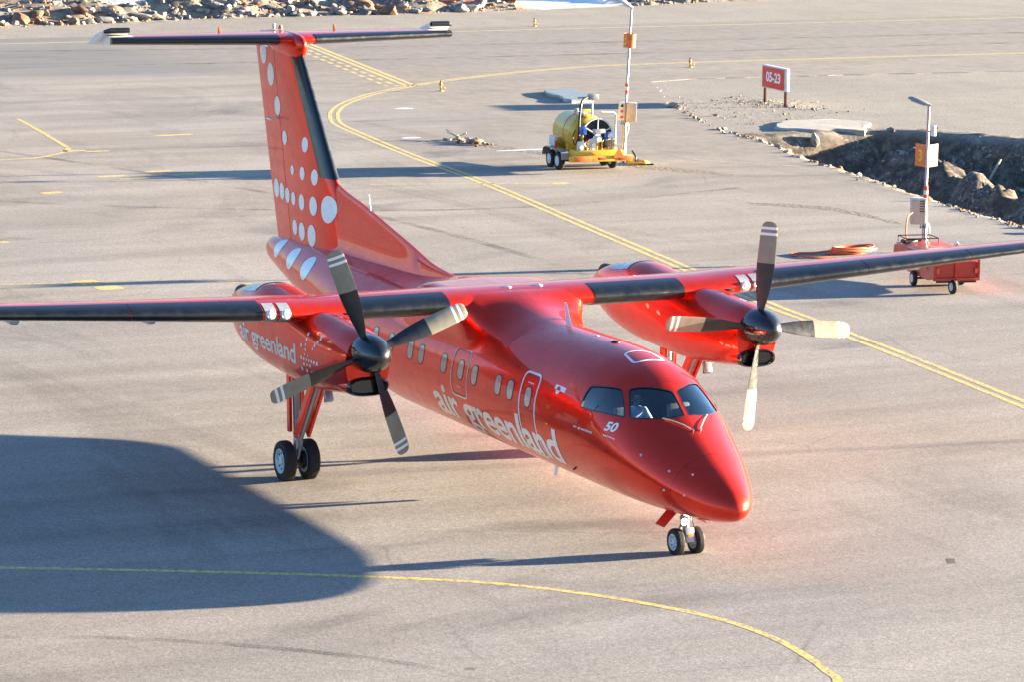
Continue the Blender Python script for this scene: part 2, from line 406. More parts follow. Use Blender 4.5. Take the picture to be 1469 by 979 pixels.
pt = noise(nt, co, .10, 6, .62, .5)
base = mix(nt, base, mix(nt, base, (1.15, 1.15, 1.15), 1, 'MULTIPLY'), ramp(nt, pt, [(.42, 0), (.62, 1)]))
pk = noise(nt, mapping(nt, co, (1, .45, 1)), .28, 6, .6, .8)
base = mix(nt, base, mix(nt, base, (.66, .65, .66), 1, 'MULTIPLY'), ramp(nt, pk, [(.60, 0), (.70, .8)]))
# broad warm and cool areas left by wear, old repairs and dust
wm = ramp(nt, noise(nt, co, .045, 5, .6, .6), [(.38, 0), (.60, 1)])
base = mix(nt, base, mix(nt, base, (1.03, .985, .93), 1, 'MULTIPLY'), wm)
wp = noise(nt, mapping(nt, co, (.35, 1, 1), (0, 0, rad(24))), .16, 7, .65, 1.2)
base = mix(nt, base, mix(nt, base, (.72, .71, .71), 1, 'MULTIPLY'), ramp(nt, wp, [(.52, 0), (.60, .6), (.66, .2), (.75, .7)]))
# oil spots and cracks
vo = N(nt, 'ShaderNodeTexVoronoi'); vo.inputs['Scale'].default_value = .33; nt.links.new(co, vo.inputs['Vector'])
base = mix(nt, base, (.06, .052, .048), math_(nt, 'MULTIPLY', ramp(nt, vo.outputs['Distance'], [(.018, 1), (.04, 0)]), .55))
cr = N(nt, 'ShaderNodeTexVoronoi', feature='DISTANCE_TO_EDGE'); cr.inputs['Scale'].default_value = .11
nt.links.new(mix(nt, co, noise(nt, co, .8, 5, .7), .35, 'ADD'), cr.inputs['Vector'])
crk = math_(nt, 'MULTIPLY', ramp(nt, cr.outputs['Distance'], [(.0006, 1), (.0022, 0)]), ramp(nt, noise(nt, co, .22, 3), [(.50, 0), (.60, .7)]))
base = mix(nt, base, (.10, .09, .08), math_(nt, 'MULTIPLY', crk, .6))
# taxiway is smoother and greyer than the apron
tx = math_(nt, 'SUBTRACT', 1.0, math_(nt, 'MULTIPLY', math_(nt, 'ADD', sep.outputs[0], 81.5), .5, clamp=True), clamp=True)
tcol = mix(nt, base, mix(nt, (.172, .174, .182), ramp(nt, noise(nt, mapping(nt, co, (1, .05, 1)), .5, 6, .6), [(.3, .72), (.7, 1.12)]), 1, 'MULTIPLY'), .75)
base = mix(nt, base, tcol, tx)
# older, browner infield round the fuel trailer
sx = math_(nt, 'MULTIPLY', math_(nt, 'SUBTRACT', -30.0, sep.outputs[0]), .06, clamp=True)
sy = math_(nt, 'MULTIPLY', math_(nt, 'SUBTRACT', sep.outputs[1], 23.0), .2, clamp=True)
base = mix(nt, base, mix(nt, ramp(nt, noise(nt, co, 1.3, 8, .7), [(.3, (.17, .145, .125)), (.7, (.34, .30, .26))]), ramp(nt, g1, [(.3, .7), (.7, 1.2)]), 1, 'MULTIPLY'),
           math_(nt, 'MULTIPLY', math_(nt, 'MULTIPLY', sx, sy), .65))
nt.links.new(base, b.inputs['Base Color'])
nt.links.new(ramp(nt, pk, [(.5, .88), (.7, .72)]), b.inputs['Roughness']); b.inputs['Specular IOR Level'].default_value = .3
bump(nt, b, math_(nt, 'ADD', g1, math_(nt, 'MULTIPLY', g3, .9)), .15, .008); me.materials.append(m)

# --- painted markings
def yellow_marking(name, wear=.45, col=(.62, .45, .10), col2=(.74, .57, .18)):
    m, nt, b = newmat(name); co = objco(nt)
    c = ramp(nt, noise(nt, co, 14, 4, .7), [(.3, col), (.7, col2)])
    c = mix(nt, c, (.25, .21, .17), ramp(nt, noise(nt, co, 11, 6, .75), [(wear, .9), (wear+.12, 0)]))
    nt.links.new(c, b.inputs['Base Color']); b.inputs['Roughness'].default_value = .75
    bump(nt, b, noise(nt, co, 26, 3, .8), .3, .006); MATS[name] = m
yellow_marking('yellow_line', .42); yellow_marking('worn_line', .50, (.60, .45, .12), (.66, .54, .24)); yellow_marking('white_worn', .46, (.5, .48, .44), (.6, .58, .55))
def smooth_path(P, n=8):
    P = [np.array(q, float) for q in P]; out = []
    for i in range(len(P)-1):
        p0 = P[max(i-1, 0)]; p1 = P[i]; p2 = P[i+1]; p3 = P[min(i+2, len(P)-1)]
        for j in range(n):
            t = j/n; out.append(.5*((2*p1)+(-p0+p2)*t+(2*p0-5*p1+4*p2-p3)*t*t+(-p0+3*p1-3*p2+p3)*t**3))
    out.append(P[-1]); return out
def strip(name, P, w, mat, z=.0225, off=0, smooth=True, dash=None):
    Q = smooth_path(P) if smooth else [np.array(q, float) for q in P]
    L = []; 
    for i, q in enumerate(Q):
        t = Q[min(i+1, len(Q)-1)] - Q[max(i-1, 0)]; t /= np.linalg.norm(t)+1e-9; nn = np.array([-t[1], t[0]])
        L.append((q + nn*(off-w/2), q + nn*(off+w/2)))
    V = []; F = []
    if dash is None:
        for a, c_ in L: V += [(a[0], a[1], z), (c_[0], c_[1], z)]
        F = [[2*i, 2*i+2, 2*i+3, 2*i+1] for i in range(len(L)-1)]
    else:
        a = Q[0]; e = Q[-1]; D_ = np.linalg.norm(e-a); t = (e-a)/D_; nn = np.array([-t[1], t[0]]); s = 0
        while s < D_:
            e2 = min(s+dash[0], D_); k = len(V)
            for ss, ww in ((s, -w/2), (e2, -w/2), (e2, w/2), (s, w/2)):
                q = a + t*ss + nn*(off+ww); V.append((q[0], q[1], z))
            F.append([k, k+1, k+2, k+3]); s += dash[0]+dash[1]
    mb = MB(); mb.add(V, F, mat); o = mb.build(name)
    if o.data.polygons[0].normal.z < 0: o.data.flip_normals()
    return struct(o)
DOUBLE = [(1.4, 12.9), (-1.36, 13.31), (-7.23, 14.08), (-12.23, 14.64), (-14.76, 14.92), (-20.96, 15.9), (-28.62, 17.05), (-40.08, 18.78), (-47.62, 19.6), (-55.17, 20.66), (-58.39, 21.2), (-60.62, 21.92), (-63.11, 22.98), (-65.87, 24.55), (-69.38, 27.29), (-72.35, 30.53), (-74.56, 33.55), (-76.22, 36.4), (-77.93, 40.07), (-79.0, 44.37), (-79.3, 52.04), (-79.35, 59.96), (-79.35, 80), (-79.35, 140)]
strip('taxi_line', [(12, 11.5)]+DOUBLE, .16, 'yellow_line')
strip('taxi_line', [(12, 11.5)]+DOUBLE, .16, 'yellow_line', off=.31)
strip('apron_line', [(1.5, -16.5), (4.2, -11.61), (4.51, -10.99), (5.82, -8.42), (7.22, -5.9), (8.52, -3.98), (9.87, -2.75), (10.96, -2.07), (12.1, -1.56), (13.3, -1.38), (14.34, -1.44), (15.19, -1.59), (16.06, -1.91), (19, -4)], .15, 'yellow_line')
strip('taxiway_edge_line', [(-98.8, -40), (-98.9, 17), (-99.5, 30.86), (-100.4, 48.71), (-100.9, 69), (-101.2, 84), (-101.2, 160)], .22, 'yellow_line')
for k, (off, dash) in enumerate(((0, None), (.38, None), (.84, (.95, .75)), (1.30, (.95, .75)))):
    strip('holding_position_line', [(-96.0, 34.7), (-72.2, 30.35)], .22, 'yellow_line', z=.0225, off=-off, smooth=False, dash=dash)
strip('stand_line', [(-40.87, 14.87), (-39.1, 20.6)], .12, 'yellow_line', smooth=False)
strip('stand_line', [(-39.05, 20.62), (-39.02, 21.2)], .45, 'yellow_line', smooth=False)
strip('stand_line', [(-64.22, 10.08), (-59.39, 9.53), (-54.25, 8.89)], .17, 'yellow_line')
strip('stand_line', [(-50.6, 1), (-51.33, 5.55), (-51.54, 6.85), (-52.6, 8.09), (-54.1, 8.9)], .17, 'yellow_line')
strip('stand_line', [(-26.5, -8), (-24.95, -3.38), (-24.68, -2.35), (-24.28, -0.6), (-23.87, 1.15), (-23.77, 2.08), (-23.1, 3.19), (-22.34, 3.87), (-20, 6)], .09, 'yellow_line')
strip('faint_white_line', [(-43.6, 28.4), (-40.6, 31.0)], .12, 'white_worn', smooth=False)

def painted_mark(x, y, L, W, rz, text=None):
    """a painted stand number: yellow panel with black figures"""
    mb = MB(); T = TR((x, y, 0), rz)
    n = 14; pts = [(L/2*math.cos(2*math.pi*k/n)*(1.25 if k % 2 else 1.2), W/2*math.sin(2*math.pi*k/n)*1.2) for k in range(n)]
    pts = [(max(-L/2, min(L/2, a)), max(-W/2, min(W/2, b_))) for a, b_ in pts]
    mb.add([(a, b_, .0225) for a, b_ in pts], [list(range(n))], 'yellow_line', T)
    o = mb.build('painted_stand_mark'); 
    if o.data.polygons[0].normal.z < 0: o.data.flip_normals()
    struct(o)
for a in ((-56.94, 13.85, .35, 1.5, .1), (-53.2, 8.75, .4, .9, 0), (-52.8, 9.5, .3, .9, 0), (-46.5, 9.6, .35, 1.0, .1), (-45.4, 10.1, .35, 1.0, .1), (-45.72, 7.7, .35, 1.0, .1), (-44.85, 8.15, .35, 1.0, .1),
          (-42.22, 4.55, .45, .75, .1), (-24.22, -.17, .75, .75, .1), (-23.2, .1, .65, .72, .1), (-32.13, -.2, .3, .6, 0)):
    painted_mark(*a)

def flat_patch(name, P, mat, z, seed, sub=.35, amp=.2, kind='structure'):
    Pj = jitter_poly(P, sub, amp, seed)
    mb = MB(); mb.add([(x, y, z) for x, y in Pj], [list(range(len(Pj)))], mat); o = mb.build(name)
    if o.data.polygons[0].normal.z < 0: o.data.flip_normals()
    o['kind'] = kind; return o
m, nt, b = newmat('tar'); co = objco(nt)
nt.links.new(ramp(nt, noise(nt, co, 12, 5, .7), [(.3, (.05, .045, .04)), (.7, (.13, .11, .095))]), b.inputs['Base Color']); b.inputs['Roughness'].default_value = .8; MATS['tar'] = m
m, nt, b = newmat('mud'); co = objco(nt)
nt.links.new(ramp(nt, noise(nt, co, 6, 7, .75), [(.35, (.10, .08, .06)), (.5, (.17, .14, .11)), (.7, (.30, .26, .21))]), b.inputs['Base Color']); b.inputs['Roughness'].default_value = .9
bump(nt, b, noise(nt, co, 7, 6), .8, .04); MATS['mud'] = m
m, nt, b = newmat('tyre_smear'); co = objco(nt); nt.nodes.remove(b)
out_ = [n for n in nt.nodes if n.type == 'OUTPUT_MATERIAL'][0]; tr_ = N(nt, 'ShaderNodeBsdfTransparent'); df = N(nt, 'ShaderNodeBsdfDiffuse'); df.inputs[0].default_value = (.06, .055, .052, 1)
mx_ = N(nt, 'ShaderNodeMixShader'); nt.links.new(math_(nt, 'MULTIPLY', ramp(nt, noise(nt, co, .5, 6, .7), [(.42, 0), (.62, .42)]), ramp(nt, noise(nt, co, 22, 3, .8), [(.40, .2), (.60, 1)])), mx_.inputs[0])
nt.links.new(tr_.outputs[0], mx_.inputs[1]); nt.links.new(df.outputs[0], mx_.inputs[2]); nt.links.new(mx_.outputs[0], out_.inputs[0]); MATS['tyre_smear'] = m
for pts_, w_ in (([(8, -14), (9.5, -10.5), (12, -7.5), (14.5, -6.2), (19, -5)], .2), ([(-60, 4), (-45, 9.5), (-34, 12), (-20, 12.6), (-8, 10)], .35),
                 ([(-45, -2), (-38, 6), (-34, 16), (-36, 26)], .3), ([(-96, 10), (-92, 40), (-91, 90)], .6), ([(-86, 10), (-85, 50), (-86, 100)], .6)):
    strip('tyre_mark', pts_, w_, 'tyre_smear', z=.0212)
flat_patch('tar_patch', [(9.98, 3.92), (10.04, 4.05), (10.34, 3.88), (10.28, 3.75)], 'tar', .0215, 1, .05, .01)
flat_patch('mud_streak', [(-32.7, 24.3), (-32.2, 24.9), (-31.5, 25.8), (-30.8, 26.3), (-28.9, 26.5), (-26.6, 26.3), (-26.5, 26.1), (-28.9, 26.0), (-30.5, 25.6), (-31.3, 25.0), (-32.0, 24.2)], 'mud', .0215, 2, .3, .16)
flat_patch('mud_streak', [(-42.9, 25.5), (-42.4, 26.1), (-41.0, 27.0), (-39.3, 27.6), (-38.9, 27.3), (-40.5, 26.2), (-41.6, 25.4), (-42.2, 25.2)], 'mud', .0215, 3, .3, .16)
flat_patch('mud_streak', [(-50.6, 22.9), (-50.3, 23.9), (-47.5, 24.3), (-45.6, 24.4), (-45.6, 24.1), (-48, 23.6), (-49.9, 22.8)], 'mud', .0215, 4, .3, .14)
for k, (x, y, a, c_) in enumerate(((-63.33, 25.93, .3, .4), (-53.27, 21.81, .22, .38), (-48.3, 23.9, .2, 1.0))):
    flat_patch('ice_patch', [(x+a*math.cos(t)*(1+.2*math.sin(3*t)), y+c_*math.sin(t)) for t in np.linspace(0, 6.28, 14)[:-1]], 'ice', .0225, 20+k, .2, .08)

# --- rocks
def rock_shape(r, seed, sub=2, flat=.7):
    bm = bmesh.new(); bmesh.ops.create_icosphere(bm, subdivisions=sub, radius=1)
    rnd = random.Random(seed); sx, sy, sz = [rnd.uniform(.7, 1.35) for _ in range(3)]
    off = Vector((seed*3.17 % 91, seed*1.3 % 53, 0)); pl = [(Vector((rnd.gauss(0, 1), rnd.gauss(0, 1), rnd.gauss(0, 1))).normalized(), rnd.uniform(.45, .75)) for _ in range(11)]
    for v in bm.verts:
        q = v.co.normalized(); d = 1 + .28*pnoise(q*1.7+off) + .12*pnoise(q*4+off); q = q*d
        for nn, h in pl:
            e = q.dot(nn)
            if e > h: q -= nn*(e-h)*.97
        v.co = Vector((q.x*sx, q.y*sy, q.z*sz*flat))*r
    V = [v.co[:] for v in bm.verts]; F = [[v.index for v in f.verts] for f in bm.faces]; bm.free(); return V, F
def rock_mat(name, stops, sc):
    m, nt, b = newmat(name); co = objco(nt)
    c = ramp(nt, noise(nt, co, sc, 7, .7), stops); nt.links.new(c, b.inputs['Base Color']); b.inputs['Roughness'].default_value = .9
    bump(nt, b, noise(nt, co, sc*4, 6, .7), .5, .05); MATS[name] = m
rock_mat('rock_pale', [(.3, (.09, .08, .07)), (.48, (.27, .235, .19)), (.7, (.46, .42, .36))], 1.2)
rock_mat('rock_grey', [(.3, (.07, .075, .085)), (.5, (.19, .19, .19)), (.75, (.36, .35, .34))], 1.2)
rock_mat('rock_brown', [(.3, (.08, .035, .02)), (.5, (.22, .11, .06)), (.7, (.36, .26, .17))], 1.2)
def ground_z(x, y):
    i = np.clip(np.searchsorted(gx, x)-1, 0, nx-2); j = np.clip(np.searchsorted(gy, y)-1, 0, ny-2)
    u = (x-gx[i])/(gx[i+1]-gx[i]); w = (y-gy[j])/(gy[j+1]-gy[j])
    return Z[i, j]*(1-u)*(1-w)+Z[i+1, j]*u*(1-w)+Z[i, j+1]*(1-u)*w+Z[i+1, j+1]*u*w
protos = [rock_shape(1, s_, 2) for s_ in range(14)]
mb = MB(); rr = random.Random(5)
for k in range(12500):
    y = rr.uniform(10, 92); d = rr.random()**1.6*38 + .2; x = float(rockline(y)) - d*1.0
    if min(math.hypot((x+121)/9.5, (y-59.8)/4.7), math.hypot((x+138)/15, (y-64)/10)) < 1.05: continue
    if min(math.hypot((x+118)/4.0, (y-31)/2.4), math.hypot((x+121)/5, (y-44)/2)) < .9 and rr.random() < .85: continue
    r = min(.62, .07*math.exp(rr.gauss(0.2, .72)))
    if y > 70: r *= .6
    V, F = protos[rr.randrange(14)]; T = TR((x, y, float(ground_z(x, y))+r*.15), rr.uniform(0, 6.28)) @ Matrix.Scale(r, 4)
    mb.add(V, F, rr.choice(['rock_pale', 'rock_grey', 'rock_grey', 'rock_brown', 'rock_pale']), T)
struct(mb.build('boulder_field', angle=22), 'stuff')
mb = MB(); small = [rock_shape(1, s_+50, 1) for s_ in range(8)]
for k in range(2600):          # rubble along the broken asphalt edge and the ditch rim, and inside the ditch
    u = rr.random()
    if u < .42:
        i = rr.randrange(1, 11); t = rr.random(); a, c_ = EDGE[i], EDGE[i+1]; x = a[0]+(c_[0]-a[0])*t; y = a[1]+(c_[1]-a[1])*t + rr.gauss(.12, .16)
        if pnoise(Vector((x*.5, y*.5, 3))) < .05 and rr.random() < .6: continue
        r = .022*math.exp(rr.gauss(0.3, .75))
    elif u < .62:
        x, y = rr.gauss(-60.2, 1.6), rr.gauss(41.2, .9); r = .018*math.exp(rr.gauss(.4, .45))
        if y < 39.6: continue
    elif u < .78:
        x, y = rr.gauss(-57, 5), rr.gauss(38.2, 1.0); r = .018*math.exp(rr.gauss(.2, .5))
        if y < np.interp(x, [q[0] for q in EDGE], [q[1] for q in EDGE]): continue
    else:
        x, y = rr.uniform(-50, -16), rr.uniform(30, 44); r = .045*math.exp(rr.gauss(.3, .55))
        if not inpoly(np.array([x]), np.array([y]), DITCH)[0]: continue
    V, F = small[rr.randrange(8)]; T = TR((x, y, max(float(ground_z(x, y)), -9)+r*.3+(.015 if y < 30.5 and x > -30 else 0)), rr.uniform(0, 6)) @ Matrix.Scale(min(r, .3), 4)
    mb.add(V, F, rr.choice(['rock_pale', 'rock_pale', 'rock_grey', 'rock_brown']), T)
struct(mb.build('rubble', angle=60), 'stuff')
for k, (x, y, r, lab) in enumerate(((-49.5, 36.9, .36, 'pale upright boulder propped under the concrete slab at the ditch'), (-47.3, 39.6, .62, 'long flat pale rock lying on the far bank of the ditch'))):
    mb = MB(); V, F = rock_shape(r, 31+k, 2, .95 if k == 0 else .35); mb.add(V, F, 'rock_pale', TR((x, y, float(ground_z(x, y))+r*.35), .6))
    tag(mb.build('boulder', angle=22), lab, 'boulder')

# ============================================================ THE AIRLINER (x forward, y to its left, origin on the ground between the main wheels)
def pchip(xs, ys):
    xs = np.array(xs, float); ys = np.array(ys, float)
    h = np.diff(xs); d = np.diff(ys) / h; m = np.zeros_like(ys)
    for i in range(1, len(xs) - 1):
        if d[i-1] * d[i] > 0:
            w1 = 2*h[i] + h[i-1]; w2 = h[i] + 2*h[i-1]
            m[i] = (w1 + w2) / (w1/d[i-1] + w2/d[i])
    m[0] = d[0]; m[-1] = d[-1]
    def f(x):
        x = np.clip(np.asarray(x, float), xs[0], xs[-1])
        i = np.clip(np.searchsorted(xs, x) - 1, 0, len(h) - 1)
        t = (x - xs[i]) / h[i]
        return ((1+2*t)*(1-t)**2*ys[i] + t*(1-t)**2*h[i]*m[i] + t*t*(3-2*t)*ys[i+1] + t*t*(t-1)*h[i]*m[i+1])
    return f

NOSE = 9.78
# fuselage stations measured aft from the nose: top, bottom, half width, height of greatest width
_S = [
 (0.00, 1.14, 1.10, 0.03, 1.12), (0.04, 1.25, 1.02, 0.14, 1.13), (0.12, 1.35, 0.95, 0.24, 1.15),
 (0.34, 1.51, 0.88, 0.42, 1.18), (0.80, 1.77, 0.81, 0.66, 1.28), (1.30, 2.05, 0.77, 0.86, 1.42),
 (1.90, 2.40, 0.74, 1.04, 1.60), (2.30, 2.70, 0.72, 1.13, 1.70), (2.70, 2.94, 0.705, 1.19, 1.78),
 (3.20, 3.10, 0.695, 1.24, 1.86), (3.90, 3.20, 0.69, 1.275, 1.93), (4.80, 3.23, 0.69, 1.29, 1.955),
 (8.00, 3.23, 0.69, 1.29, 1.955), (12.2, 3.23, 0.69, 1.29, 1.955), (13.2, 3.23, 0.76, 1.27, 1.98), (14.2, 3.22, 1.00, 1.20, 2.08),
 (15.0, 3.20, 1.23, 1.12, 2.18), (17.0, 3.16, 1.68, 0.86, 2.40), (19.0, 3.10, 2.08, 0.58, 2.58),
 (20.3, 3.03, 2.32, 0.37, 2.67), (20.9, 2.97, 2.45, 0.25, 2.71), (21.1, 2.90, 2.55, 0.15, 2.72), (21.16, 2.78, 2.68, 0.05, 2.73)]
_T = np.array(_S)
f_top, f_bot, f_hw, f_zm = [pchip(_T[:, 0], _T[:, k]) for k in (1, 2, 3, 4)]
f_exp = pchip([0, 0.3, 1.0, 1.8, 2.5, 3.2, 4.2, 22], [1.05, 1.12, 1.16, 1.16, 1.12, 1.0, 1, 1])

def fus(x, th, off=0.0):
    """point on the fuselage skin; th = 0 crown, +90 deg = right-hand side (-y)"""
    x = np.asarray(x, float); th = np.asarray(th, float)
    s = NOSE - x
    def P(s, th):
        c, sn = np.cos(th), np.sin(th)
        e = np.where(c > 0, f_exp(s), 1.0)
        y = -f_hw(s) * np.sign(sn) * np.abs(sn)**e
        cz = np.sign(c) * np.abs(c)**e
        z = f_zm(s) + np.where(c > 0, f_top(s) - f_zm(s), f_zm(s) - f_bot(s)) * cz
        return np.stack([NOSE - s + 0*y, y, z], -1)
    p = P(s, th)
    if np.any(off != 0):
        a = P(s + .004, th) - P(s - .004, th); b = P(s, th + .004) - P(s, th - .004)
        n = np.cross(a, b); n /= np.linalg.norm(n, axis=-1, keepdims=True) + 1e-12
        c0 = np.stack([p[..., 0], 0*p[..., 1], f_zm(s)], -1)
        sg = np.sign(np.sum(n * (p - c0), -1, keepdims=True)); sg[sg == 0] = 1
        p = p + n * sg * off
    return p

plane = thing('airliner', 'red twin propeller airliner with white lettering taxiing across the apron', 'airplane')
TH = np.linspace(0, 2*np.pi, 97)[:-1]
def stations():
    a = NOSE - np.array([0, .012, .03, .06, .10, .15, .2, .27, .35, .45])
    b_ = NOSE - np.arange(.56, 4.6, .085)
    c_ = np.arange(NOSE-4.7, -3.0, -.35); d_ = np.linspace(-3.1, -11.0, 30); e_ = np.array([-11.1, -11.2, -11.27, -11.32, -11.36, -11.38])
    return np.concatenate([a, b_, c_, d_, e_])
mb = MB(); mb.loft([fus(np.full(96, x), TH).tolist() for x in stations()], 'red_paint'); mb.mi('cockpit_dark')
fuselage = mb.build('fuselage', plane, 50)

# windows as corner lists in (station x, angle from the crown in degrees)
PANES = {'windscreen': [(7.02, 34.8), (7.13, 27.7), (7.24, 20.1), (7.35, 12.1), (7.43, 3.4), (7.66, 3.2), (7.89, 3.6), (7.85, 19.7), (7.75, 31.6), (7.607, 42.1), (7.43, 50.5), (7.24, 43.0)],
         'side': [(6.24, 52.0), (6.60, 45.8), (6.92, 39.2), (7.15, 46.0), (7.34, 53.0), (7.04, 60.6), (6.67, 66.9), (6.24, 70.2), (6.22, 61.0)]}
def refine_outline(P, k=4, rnd=.05):
    """corner list -> outline in (x, arc) with rounded corners"""
    P = [np.array((x, rad(t))) for x, t in P]; out = []; n = len(P)
    for i in range(n):
        a, b_, c_ = P[i-1], P[i], P[(i+1) % n]
        l1 = np.linalg.norm(a-b_); l2 = np.linalg.norm(c_-b_); q1 = b_+(a-b_)*min(.4, rnd/l1); q2 = b_+(c_-b_)*min(.4, rnd/l2)
        for t in np.linspace(0, 1, 5): out.append((1-t)**2*q1 + 2*t*(1-t)*b_ + t*t*q2)
        nxt = c_ + (b_-c_)*min(.4, rnd/l2)
        for t in np.linspace(0, 1, k+1)[1:-1]: out.append(q2+(nxt-q2)*t)
    return np.array(out)
def cutter(outline, side, o1=.12, o2=-.30):
    ctr = outline.mean(0)
    V = []; F = []; n = len(outline)
    for off in (o1, o2):
        for q in outline: V.append(fus(q[0], side*q[1], off))
        V.append(fus(ctr[0], side*ctr[1], off))
    for k in range(n):
        j = (k+1) % n; F += [[k, j, n], [n+1+j, n+1+k, 2*n+1], [k, n+1+k, n+1+j], [k, n+1+j, j]]
    return V, F
def boolean_cut(target, meshes, mat):
    for V, F in meshes:
        c_ = MB(); c_.add(V, F, mat); c_.mats = ['red_paint', mat]; c_.m = [1]*len(c_.m); co_ = c_.build('cutter')
        md = target.modifiers.new('cut', 'BOOLEAN'); md.operation = 'DIFFERENCE'; md.solver = 'FAST'; md.object = co_
        bpy.context.view_layer.update(); dg = bpy.context.evaluated_depsgraph_get(); me2 = D.meshes.new_from_object(target.evaluated_get(dg))
        target.modifiers.clear(); old = target.data; target.data = me2; D.meshes.remove(old)
        cm = co_.data; D.objects.remove(co_); D.meshes.remove(cm)
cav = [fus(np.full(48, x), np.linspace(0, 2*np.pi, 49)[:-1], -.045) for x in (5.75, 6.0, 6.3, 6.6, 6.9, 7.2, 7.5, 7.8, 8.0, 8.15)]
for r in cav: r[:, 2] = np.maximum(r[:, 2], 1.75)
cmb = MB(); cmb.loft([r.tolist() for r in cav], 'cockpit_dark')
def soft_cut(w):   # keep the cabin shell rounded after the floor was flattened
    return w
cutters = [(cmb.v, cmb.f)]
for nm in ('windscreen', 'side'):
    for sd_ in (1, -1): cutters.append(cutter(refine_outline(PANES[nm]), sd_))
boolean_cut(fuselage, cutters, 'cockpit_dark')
fuselage.data.name = 'fuselage'
fuselage.data.polygons.foreach_set('use_smooth', [True]*len(fuselage.data.polygons)); fuselage.data.set_sharp_from_angle(angle=rad(28))

def patch(outline, side, off, mat, name, parent, rings=6, label=None):
    ctr = outline.mean(0); V = []; F = []; n = len(outline)
    for r in range(rings):
        s_ = 1 - r/rings
        for q in outline: p_ = ctr+(q-ctr)*s_; V.append(fus(p_[0], side*p_[1], off))
    V.append(fus(ctr[0], side*ctr[1], off))
    for r in range(rings-1):
        for k in range(n): j = (k+1) % n; F.append([r*n+k, r*n+j, (r+1)*n+j, (r+1)*n+k])
    for k in range(n): F.append([(rings-1)*n+k, (rings-1)*n+(k+1) % n, rings*n])
    mb = MB(); mb.add(V, F, mat); return mb.build(name, parent)
def ring_strip(mb, outline, side, w, off, mat, inset=0):
    """band of width w (metres) along an outline on the fuselage skin"""
    n = len(outline); V = []; F = []
    R_ = 1.28
    pl = outline*np.array([1, R_])
    for k in range(n):
        t = pl[(k+1) % n]-pl[k-1]; t /= np.linalg.norm(t)+1e-9; nn = np.array([-t[1], t[0]])
        for s_ in (inset, inset+w):
            q = (pl[k]+nn*s_)/np.array([1, R_]); V.append(fus(q[0], side*q[1], off))
    for k in range(n): j = (k+1) % n; F.append([2*k, 2*k+1, 2*j+1, 2*j])
    mb.add(V, F, mat)
for nm, part in (('windscreen', 'windscreen'), ('side', 'cockpit_side_window')):
    for sd_ in (1, -1):
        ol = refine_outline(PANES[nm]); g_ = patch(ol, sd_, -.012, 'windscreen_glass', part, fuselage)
        mb = MB(); ring_strip(mb, ol, sd_, .022, .003, 'seal_dark', -.011); mb.build('seal', g_) if False else mb.build('window_seal', fuselage)

def oval(x, t, w, h, n=28, e=.7):
    a = np.linspace(0, 2*np.pi, n+1)[:-1]
    return np.stack([x + w/2*np.sign(np.cos(a))*np.abs(np.cos(a))**e, rad(t) + (h/2)/1.28*np.sign(np.sin(a))*np.abs(np.sin(a))**e], -1)
WX = [-5.0, -4.2, -3.4, -2.55, -1.78, -.84, -.33, .72, 1.47, 2.07, 3.09, 3.60, 4.33]
for sd_ in (1, -1):
    for x in WX:
        ol = oval(x, 80.3, .25, .37)
        w_ = patch(ol, sd_, .003, 'pane_reflection', 'cabin_window', fuselage, 3)
        mb = MB(); ring_strip(mb, ol, sd_, .02, .005, 'seal_dark', -.012); mb.build('window_frame', w_) if False else mb.build('window_frame', fuselage)
def rrect(x0, x1, t0, t1, r=.12, k=10):
    return refine_outline([(x0, t0), (x1, t0), (x1, t1), (x0, t1)], k, r)
for sd_ in (1, -1):
    for nm, rc in (('passenger_door', (4.02, 4.63, 61, 133)), ('emergency_exit', (1.10, 1.76, 63, 103))):
        mb = MB(); ring_strip(mb, rrect(*rc), sd_, .045 if nm[0] == 'p' else .035, .004, 'white_decal', -.03)
        ring_strip(mb, rrect(*rc), sd_, .012, .0045, 'seal_dark', .016); mb.build(nm, fuselage)
mb = MB(); hp = [(6.50, 14), (6.50, -14), (6.03, -11), (5.98, 0), (6.03, 11)]
ring_strip(mb, refine_outline(hp, 6, .08), 1, .045, .005, 'white_decal', -.02); mb.build('roof_hatch', fuselage)

# --- lettering
def text_polys(txt, bold=.012, shear=0, size=1, spacing=1.0, font_scale=(1, 1)):
    cu = D.curves.new('t', 'FONT'); cu.body = txt; cu.size = size; cu.offset = bold; cu.shear = shear; cu.space_character = spacing; cu.resolution_u = 4
    o = D.objects.new('t', cu); COL.objects.link(o); dg = bpy.context.evaluated_depsgraph_get(); dg.update()
    me = D.meshes.new_from_object(o.evaluated_get(dg)); D.objects.remove(o); D.curves.remove(cu)
    bm = bmesh.new(); bm.from_mesh(me); D.meshes.remove(me)
    xs = [v.co.x for v in bm.verts]; ys = [v.co.y for v in bm.verts]
    x0, x1, y0, y1 = min(xs), max(xs), min(ys), max(ys)
    return bm, (x0, x1, y0, y1)
def slice_bm(bm, x0, x1, y0, y1, nx_, ny_):
    """cut long edges until the flat lettering can follow a curved skin"""
    L = max((x1-x0)/nx_, (y1-y0)/ny_)
    bmesh.ops.triangulate(bm, faces=bm.faces[:])
    for _ in range(6):
        E = [e for e in bm.edges if e.calc_length() > L]
        if not E: break
        bmesh.ops.subdivide_edges(bm, edges=E, cuts=1); bmesh.ops.triangulate(bm, faces=[f for f in bm.faces if len(f.verts) > 3])
